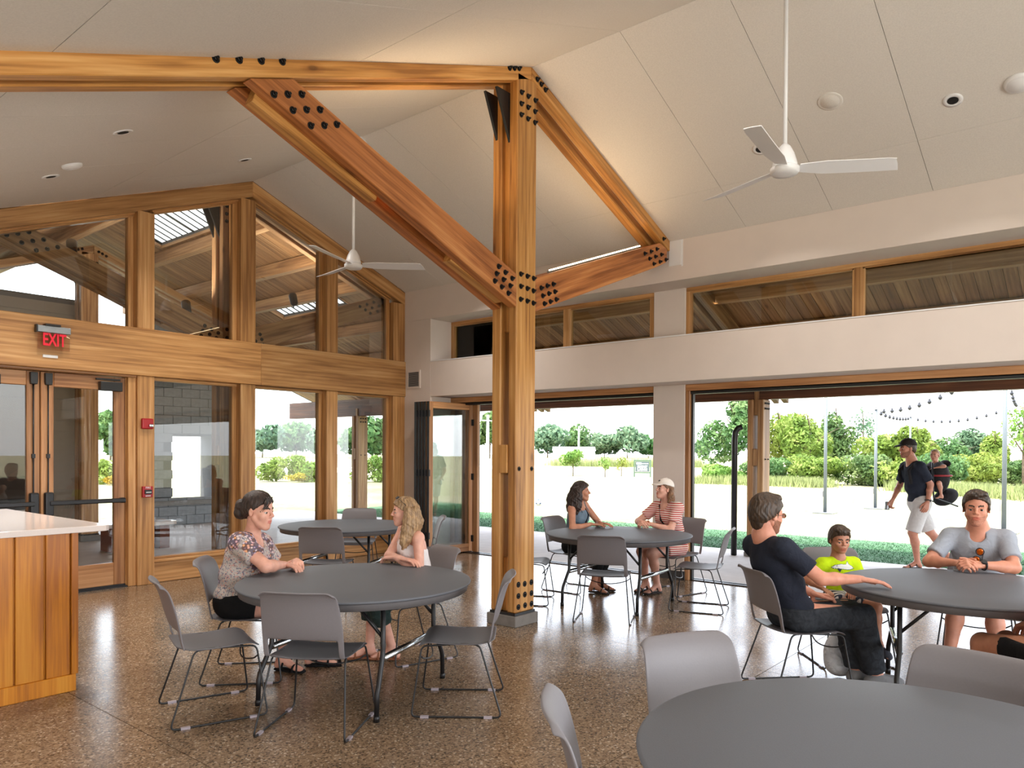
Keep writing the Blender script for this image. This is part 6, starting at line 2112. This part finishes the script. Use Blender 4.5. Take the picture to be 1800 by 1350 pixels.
# ---- man in the light grey shirt
J = figure((6.74, .905, .535), (6.645, .905, 1.015), 186, 1.03, 1.08, wrR=(6.30, .985, .80), wrL=(6.295, .845, .80), poleR=(.1, .9, -.45), poleL=(.25, -.9, -.45),
           anR=(6.20, 1.02, .10), anL=(6.22, .72, .10), toeR=ang3(180), toeL=ang3(190))
b1 = Blob(); torso_wear(b1, J, .018, belly=.03); yoke(b1, J, .012)
for sg in (-1, 1):
    sleeve(b1, J, sg, .74, .060, .066)
neck_hole(b1, J, .052, .022, tilt=.8, depth=.10)
b1.clip(J.pel + up_ * -.03, (0, 0, 1))
b2 = Blob(); torso_wear(b2, J, .010)
for sg in (-1, 1):
    trouser(b2, J, sg, 0, .098, .082, .058, .70)
b2.clip(J.pel + up_ * .05, (0, 0, -1))
def short_m2(hc, B, s):
    P = W(hc, B, s); b = Blob()
    b.ell(P(.040, .012, .108), V3(.056, .060, .028) * s, B, k=.02)
    b.ell(P(.072, -.02, .098), V3(.026, .040, .018) * s, B, k=.02)
    for sg in (-1, 1):
        b.chain([P(.014, .077 * sg, .03), P(.016, .078 * sg, -.015)], [.012 * s, .006 * s], k=.008)
    return b
e = build_person('person', 'man in a light grey t-shirt with clasped hands on the table', J, lin(208, 146, 120),
    dict(c=(6.55, .903, 1.188), f=ang3(188, -.05), s=1.05), (BROWNHAIR, cap_hair(.014, (.070, .066), .85, short_m2)),
    [('tshirt', GREYT, b1, .0095), ('shorts', BLACKC, b2, .0105)], beard=lin(190, 132, 110),
    hands={-1: dict(d=V3(-.62, -.75, .12), back=V3(-.55, .4, .75), curl=(38, 50, 30)), 1: dict(d=V3(-.62, .75, .12), back=V3(-.55, -.4, .75), curl=(38, 50, 30))})
for sg in (-1, 1):
    bs = Blob(); shoe(bs, J, sg); v_, q_ = bs.net(.009)
    obj('shoe', net_mesh('shoe', v_, q_), cloth('black_shoe', lin(40, 40, 42)), e)
# wristwatch on his left wrist, sunglasses hung at his collar
wc = J.wr[1] + unit(J.el[1] - J.wr[1]) * .035
ax_ = unit(J.wr[1] - J.el[1]); o1 = unit(np.cross(ax_, up_)); o2 = np.cross(o1, ax_)
wt = tag(empty('wristwatch', tuple(wc), world=True), 'black round wristwatch on the man in grey', 'watch')
obj('watch_band', MB().tube([tuple(wc + .034 * (o1 * math.cos(a) + o2 * math.sin(a))) for a in [2 * PI * i / 20 for i in range(20)]], .006, 8, closed=True), BLACK, wt, True)
dd = unit(o2 * .6 - o1 * .1 + V3(-.6, 0, .1))
wface = Blob().cyl(wc + dd * .030, wc + dd * .044, .020, .019, k=.003); v_, q_ = wface.net(.003)
obj('watch_face', net_mesh('watch_face', v_, q_), BLACK, wt)
sgl = tag(empty('sunglasses', tuple(J.che + J.fw * .15), world=True), 'amber mirrored sunglasses hung on the grey collar', 'sunglasses')
AMBER = plain('amber_lens', lin(196, 92, 16), .12, .5, noise=.25, nscale=40)
cc = J.che + J.fw * .165 + J.up * .00 + J.lt * .005
for k_, sg in enumerate((1, -1)):
    p0 = cc + J.up * (.032 * sg) + J.lt * (.012 * sg)
    bb_ = Blob().ell(p0, V3(.007, .024, .027), np.array([J.fw, J.lt, J.up]), k=.004)
    v_, q_ = bb_.net(.004); obj('lens', net_mesh('lens', v_, q_), AMBER, sgl)
    ring = [tuple(p0 + J.lt * .026 * math.cos(a) + J.up * .029 * math.sin(a)) for a in [2 * PI * i / 18 for i in range(18)]]
    obj('rim', MB().tube(ring, .0028, 6, closed=True), BLACK, sgl, True)
obj('temple', MB().tube([tuple(cc + J.up * .05 + J.lt * .02), tuple(cc + J.up * .0 - J.fw * .02 + J.lt * .03), tuple(cc - J.up * .06 - J.fw * .03 + J.lt * .02)], .0028, 6), BLACK, sgl, True)

# ---- person at the right edge, mostly out of the picture
J = figure((4.88, .27, .535), (4.97, .10, .99), 52, 1.02, 1.05, wrR=(5.15, .30, .70), wrL=(5.02, .44, .66), poleR=(.3, -.8, -.5), poleL=(-.8, .2, -.5),
           anR=(5.30, .62, .09), anL=(5.16, .74, .09), toeR=ang3(50), toeL=ang3(60))
b1 = Blob(); torso_wear(b1, J, .016); yoke(b1, J, .012)
for sg in (-1, 1):
    sleeve(b1, J, sg, .60, .066, .066)
neck_hole(b1, J)
b1.clip(J.pel + up_ * -.03, (0, 0, 1))
b2 = Blob(); torso_wear(b2, J, .010)
for sg in (-1, 1):
    trouser(b2, J, sg, 0, .098, .086, .05, .58)
b2.clip(J.pel + up_ * .05, (0, 0, -1))
e = build_person('person', 'person in pink top and black shorts cut off by the right edge', J, TAN,
    dict(c=(5.0, .11, 1.19), f=ang3(80), s=1.0, female=True), (DARKHAIR, cap_hair(.014)),
    [('top', PINK, b1, .011), ('shorts', BLACKC, b2, .011)], bust=.9)
for sg in (-1, 1):
    sandal('sandal', J, sg, e, DARKSOLE)
ch = copy_tree(chair0); ch.location = (4.84, .20, 0); ch.rotation_euler = (0, 0, R(52))
tag(ch, 'grey chair under the person in pink at the right edge', 'chair', 'grey stacking chairs')

# ---- man walking outside with a child carrier
HD = 131
J = figure((11.72, 2.30, .945), (11.66, 2.385, 1.47), HD, 1.03, 1.04, wrR=(11.72, 2.64, .94), wrL=(11.545, 2.165, .93), poleR=(.3, .1, -.3), poleL=(.6, -.5, -.1),
           anR=(11.98, 1.98, .17), anL=(11.64, 2.30, .085), kpR=(-.65, .75, .1), kpL=(-.65, .75, .1), toeR=ang3(HD, -.7), toeL=ang3(HD))
b1 = Blob(); torso_wear(b1, J, .022, belly=.04); yoke(b1, J, .014)
for sg in (-1, 1):
    sleeve(b1, J, sg, .78, .070, .072)
neck_hole(b1, J, .062, .006, tilt=.2)
b1.clip(J.pel + up_ * -.02, (0, 0, 1))
b2 = Blob(); torso_wear(b2, J, .012)
for sg in (-1, 1):
    trouser(b2, J, sg, 0, .108, .100, .06, .98)
b2.clip(J.pel + up_ * .08, (0, 0, -1))
e = build_person('person', 'man in dark cap and navy shirt walking on the porch edge', J, lin(190, 132, 108),
    dict(c=(11.62, 2.435, 1.665), f=ang3(HD, -.03), s=1.04), (BROWNHAIR, cap_hair(.006)),
    [('tshirt', NAVY, b1, .011), ('shorts', KHAKI, b2, .012)], beard=lin(150, 104, 86),
    hands={-1: dict(d=V3(-.3, .35, -.9), back=V3(.5, .8, .2), curl=(45, 45, 30)), 1: dict(d=V3(-.3, .2, -.93), back=V3(-.8, -.6, 0), curl=(30, 35, 25))})
for sg in (-1, 1):
    sandal('sandal', J, sg, e, DARKSOLE)
cap_hat(J, e, lin(44, 40, 38), 'dark baseball cap on the walking man')
wc = J.wr[1] + unit(J.el[1] - J.wr[1]) * .03
wt = tag(empty('wristwatch', tuple(wc), world=True), 'black watch band on the walking man', 'watch')
ax_ = unit(J.wr[1] - J.el[1]); o1 = unit(np.cross(ax_, V3(1, 0, 0))); o2 = np.cross(o1, ax_)
obj('watch_band', MB().tube([tuple(wc + .033 * (o1 * math.cos(a) + o2 * math.sin(a))) for a in [2 * PI * i / 20 for i in range(20)]], .008, 8, closed=True), BLACK, wt, True)
wface = Blob().cyl(wc + o1 * .03, wc + o1 * .042, .018, .017, k=.003); v_, q_ = wface.net(.003)
obj('watch_face', net_mesh('watch_face', v_, q_), BLACK, wt)
cn = J.wr[-1] + V3(-.05, .06, -.085)
can = tag(empty('drink_can', tuple(cn - V3(0, 0, .06)), world=True), 'silver drink can in the walking man\'s hand', 'can')
obj('can_body', MB().lathe([(.026, 0), (.032, .006), (.033, .015), (.033, .105), (.027, .117)], 20, tuple(cn - V3(0, 0, .06))), STEEL, can, True)
obj('can_lid', MB().lathe([(.026, .117), (.026, .120), (.022, .121)], 20, tuple(cn - V3(0, 0, .06))), CHROME, can, True)
# carrier frame pack with the child in it
bk_ = -J.f; lf = J.lt
pk = tag(empty('child_carrier', tuple(J.che + bk_ * .25 - up_ * .3), world=True), 'black framed child carrier with a red band on the walking man\'s back', 'carrier')
PACK = cloth('carrier_black', lin(40, 38, 40), .2, 14, .4)
c0 = J.che + bk_ * .30 - up_ * .02
b = Blob().ell(c0 - up_ * .02, V3(.13, .16, .20), np.array([J.f, lf, up_]), k=.03).ell(c0 + bk_ * .06 - up_ * .02, V3(.12, .15, .22), np.array([J.f, lf, up_]), k=.04)
b.ell(c0 + up_ * .16, V3(.09, .11, .16), np.array([J.f, lf, up_]), k=.02, op='-')
v_, q_ = b.net(.010); obj('carrier_seat', net_mesh('carrier_seat', v_, q_), PACK, pk)
b = Blob().ell(c0 + bk_ * .15 - up_ * .30, V3(.17, .14, .11), np.array([unit(J.f - up_ * .5), lf, unit(up_ + J.f * .5)]), k=.04)
v_, q_ = b.net(.010); obj('carrier_pouch', net_mesh('carrier_pouch', v_, q_), PACK, pk)
b = Blob().ell(c0 + bk_ * .14 + up_ * .17, V3(.035, .12, .05), np.array([J.f, lf, up_]), k=.02)
v_, q_ = b.net(.008); obj('carrier_headrest', net_mesh('carrier_headrest', v_, q_), PACK, pk)
for sg in (-1, 1):
    obj('carrier_frame', MB().tube([tuple(c0 + J.f * .13 + lf * .15 * sg + up_ * .18), tuple(c0 + J.f * .12 + lf * .17 * sg - up_ * .30), tuple(c0 + bk_ * .22 + lf * .17 * sg - up_ * .42)], .012, 8), BLACK, pk, True)
    strap(pk, 'shoulder_strap', [J.neck + lf * sg * .11 - J.f * .09 - up_ * .02, J.neck + lf * sg * .12 + up_ * .012 + J.f * .0, J.che + lf * sg * .12 + J.f * .145 + up_ * .05, J.che + lf * sg * .14 + J.f * .12 - up_ * .12], .022, PACK, h=.008)
ring = [tuple(c0 + bk_ * .03 - up_ * .0 + J.f * .165 * math.cos(a) * 1.05 + lf * .172 * math.sin(a)) for a in [2 * PI * i / 24 for i in range(24)]]
obj('red_band', MB().tube(ring, .014, 6, closed=True), plain('red_webbing', lin(150, 40, 46), .7, noise=.1), pk, True)
# the child
cb = c0 + bk_ * .02 - up_ * .08
Jb = figure(tuple(cb), tuple(cb + up_ * .25 + J.f * .02), HD, .44, 1.15, wrR=tuple(cb + J.f * .12 - lf * .09 + up_ * .20), wrL=tuple(cb + J.f * .10 + lf * .14 + up_ * .19), poleR=tuple(bk_ - lf), poleL=tuple(bk_ + lf * 2),
            anR=tuple(cb + J.f * .05 - lf * .19 - up_ * .20), anL=tuple(cb + J.f * .05 + lf * .20 - up_ * .20), kpR=tuple(J.f * .6 - lf + up_ * .3), kpL=tuple(J.f * .6 + lf + up_ * .3), toeR=J.f, toeL=J.f)
b1 = Blob(); torso_wear(b1, Jb, .02); yoke(b1, Jb, .008)
for sg in (-1, 1):
    sleeve(b1, Jb, sg, .6, .036, .036)
neck_hole(b1, Jb)
b2 = Blob(); torso_wear(b2, Jb, .015)
for sg in (-1, 1):
    trouser(b2, Jb, sg, 0, .046, .04, .03, .6)
b2.clip(Jb.pel + up_ * .04, (0, 0, -1))
build_person('person', 'small child riding in the carrier on the man\'s back', Jb, lin(206, 152, 130),
    dict(c=tuple(cb + up_ * .36 + J.f * .03), f=ang3(HD + 38), s=.70, child=True), (BLONDE, cap_hair(.004, (.05, .07), .8)),
    [('shirt', cloth('child_shirt', lin(96, 100, 106)), b1, .008), ('shorts', NAVY, b2, .009)], base=(float(cb[0]), float(cb[1]), float(cb[2])))

# ---- white plastic bag by the bearded man's chair
b = Blob().ell((5.60, 1.62, .17), (.10, .085, .13), k=.03).ell((5.62, 1.60, .09), (.11, .095, .08), k=.04).cone((5.60, 1.62, .27), (5.60, 1.63, .40), .03, .012, k=.05)
v_, q_ = b.net(.009)
bag = tag(empty('plastic_bag', (5.60, 1.62, 0), world=True), 'crumpled white plastic bag on the floor beside the jeans', 'bag')
obj('bag_body', net_mesh('bag_body', v_, q_), cloth('white_plastic', lin(214, 218, 224), .1, 22, 1.0), bag)
strap(bag, 'bag_handle', [(5.60, 1.63, .38), (5.63, 1.64, .44), (5.66, 1.65, .45), (5.66, 1.65, .40)], .008, cloth('white_plastic_handle', lin(214, 218, 224)), h=.006)
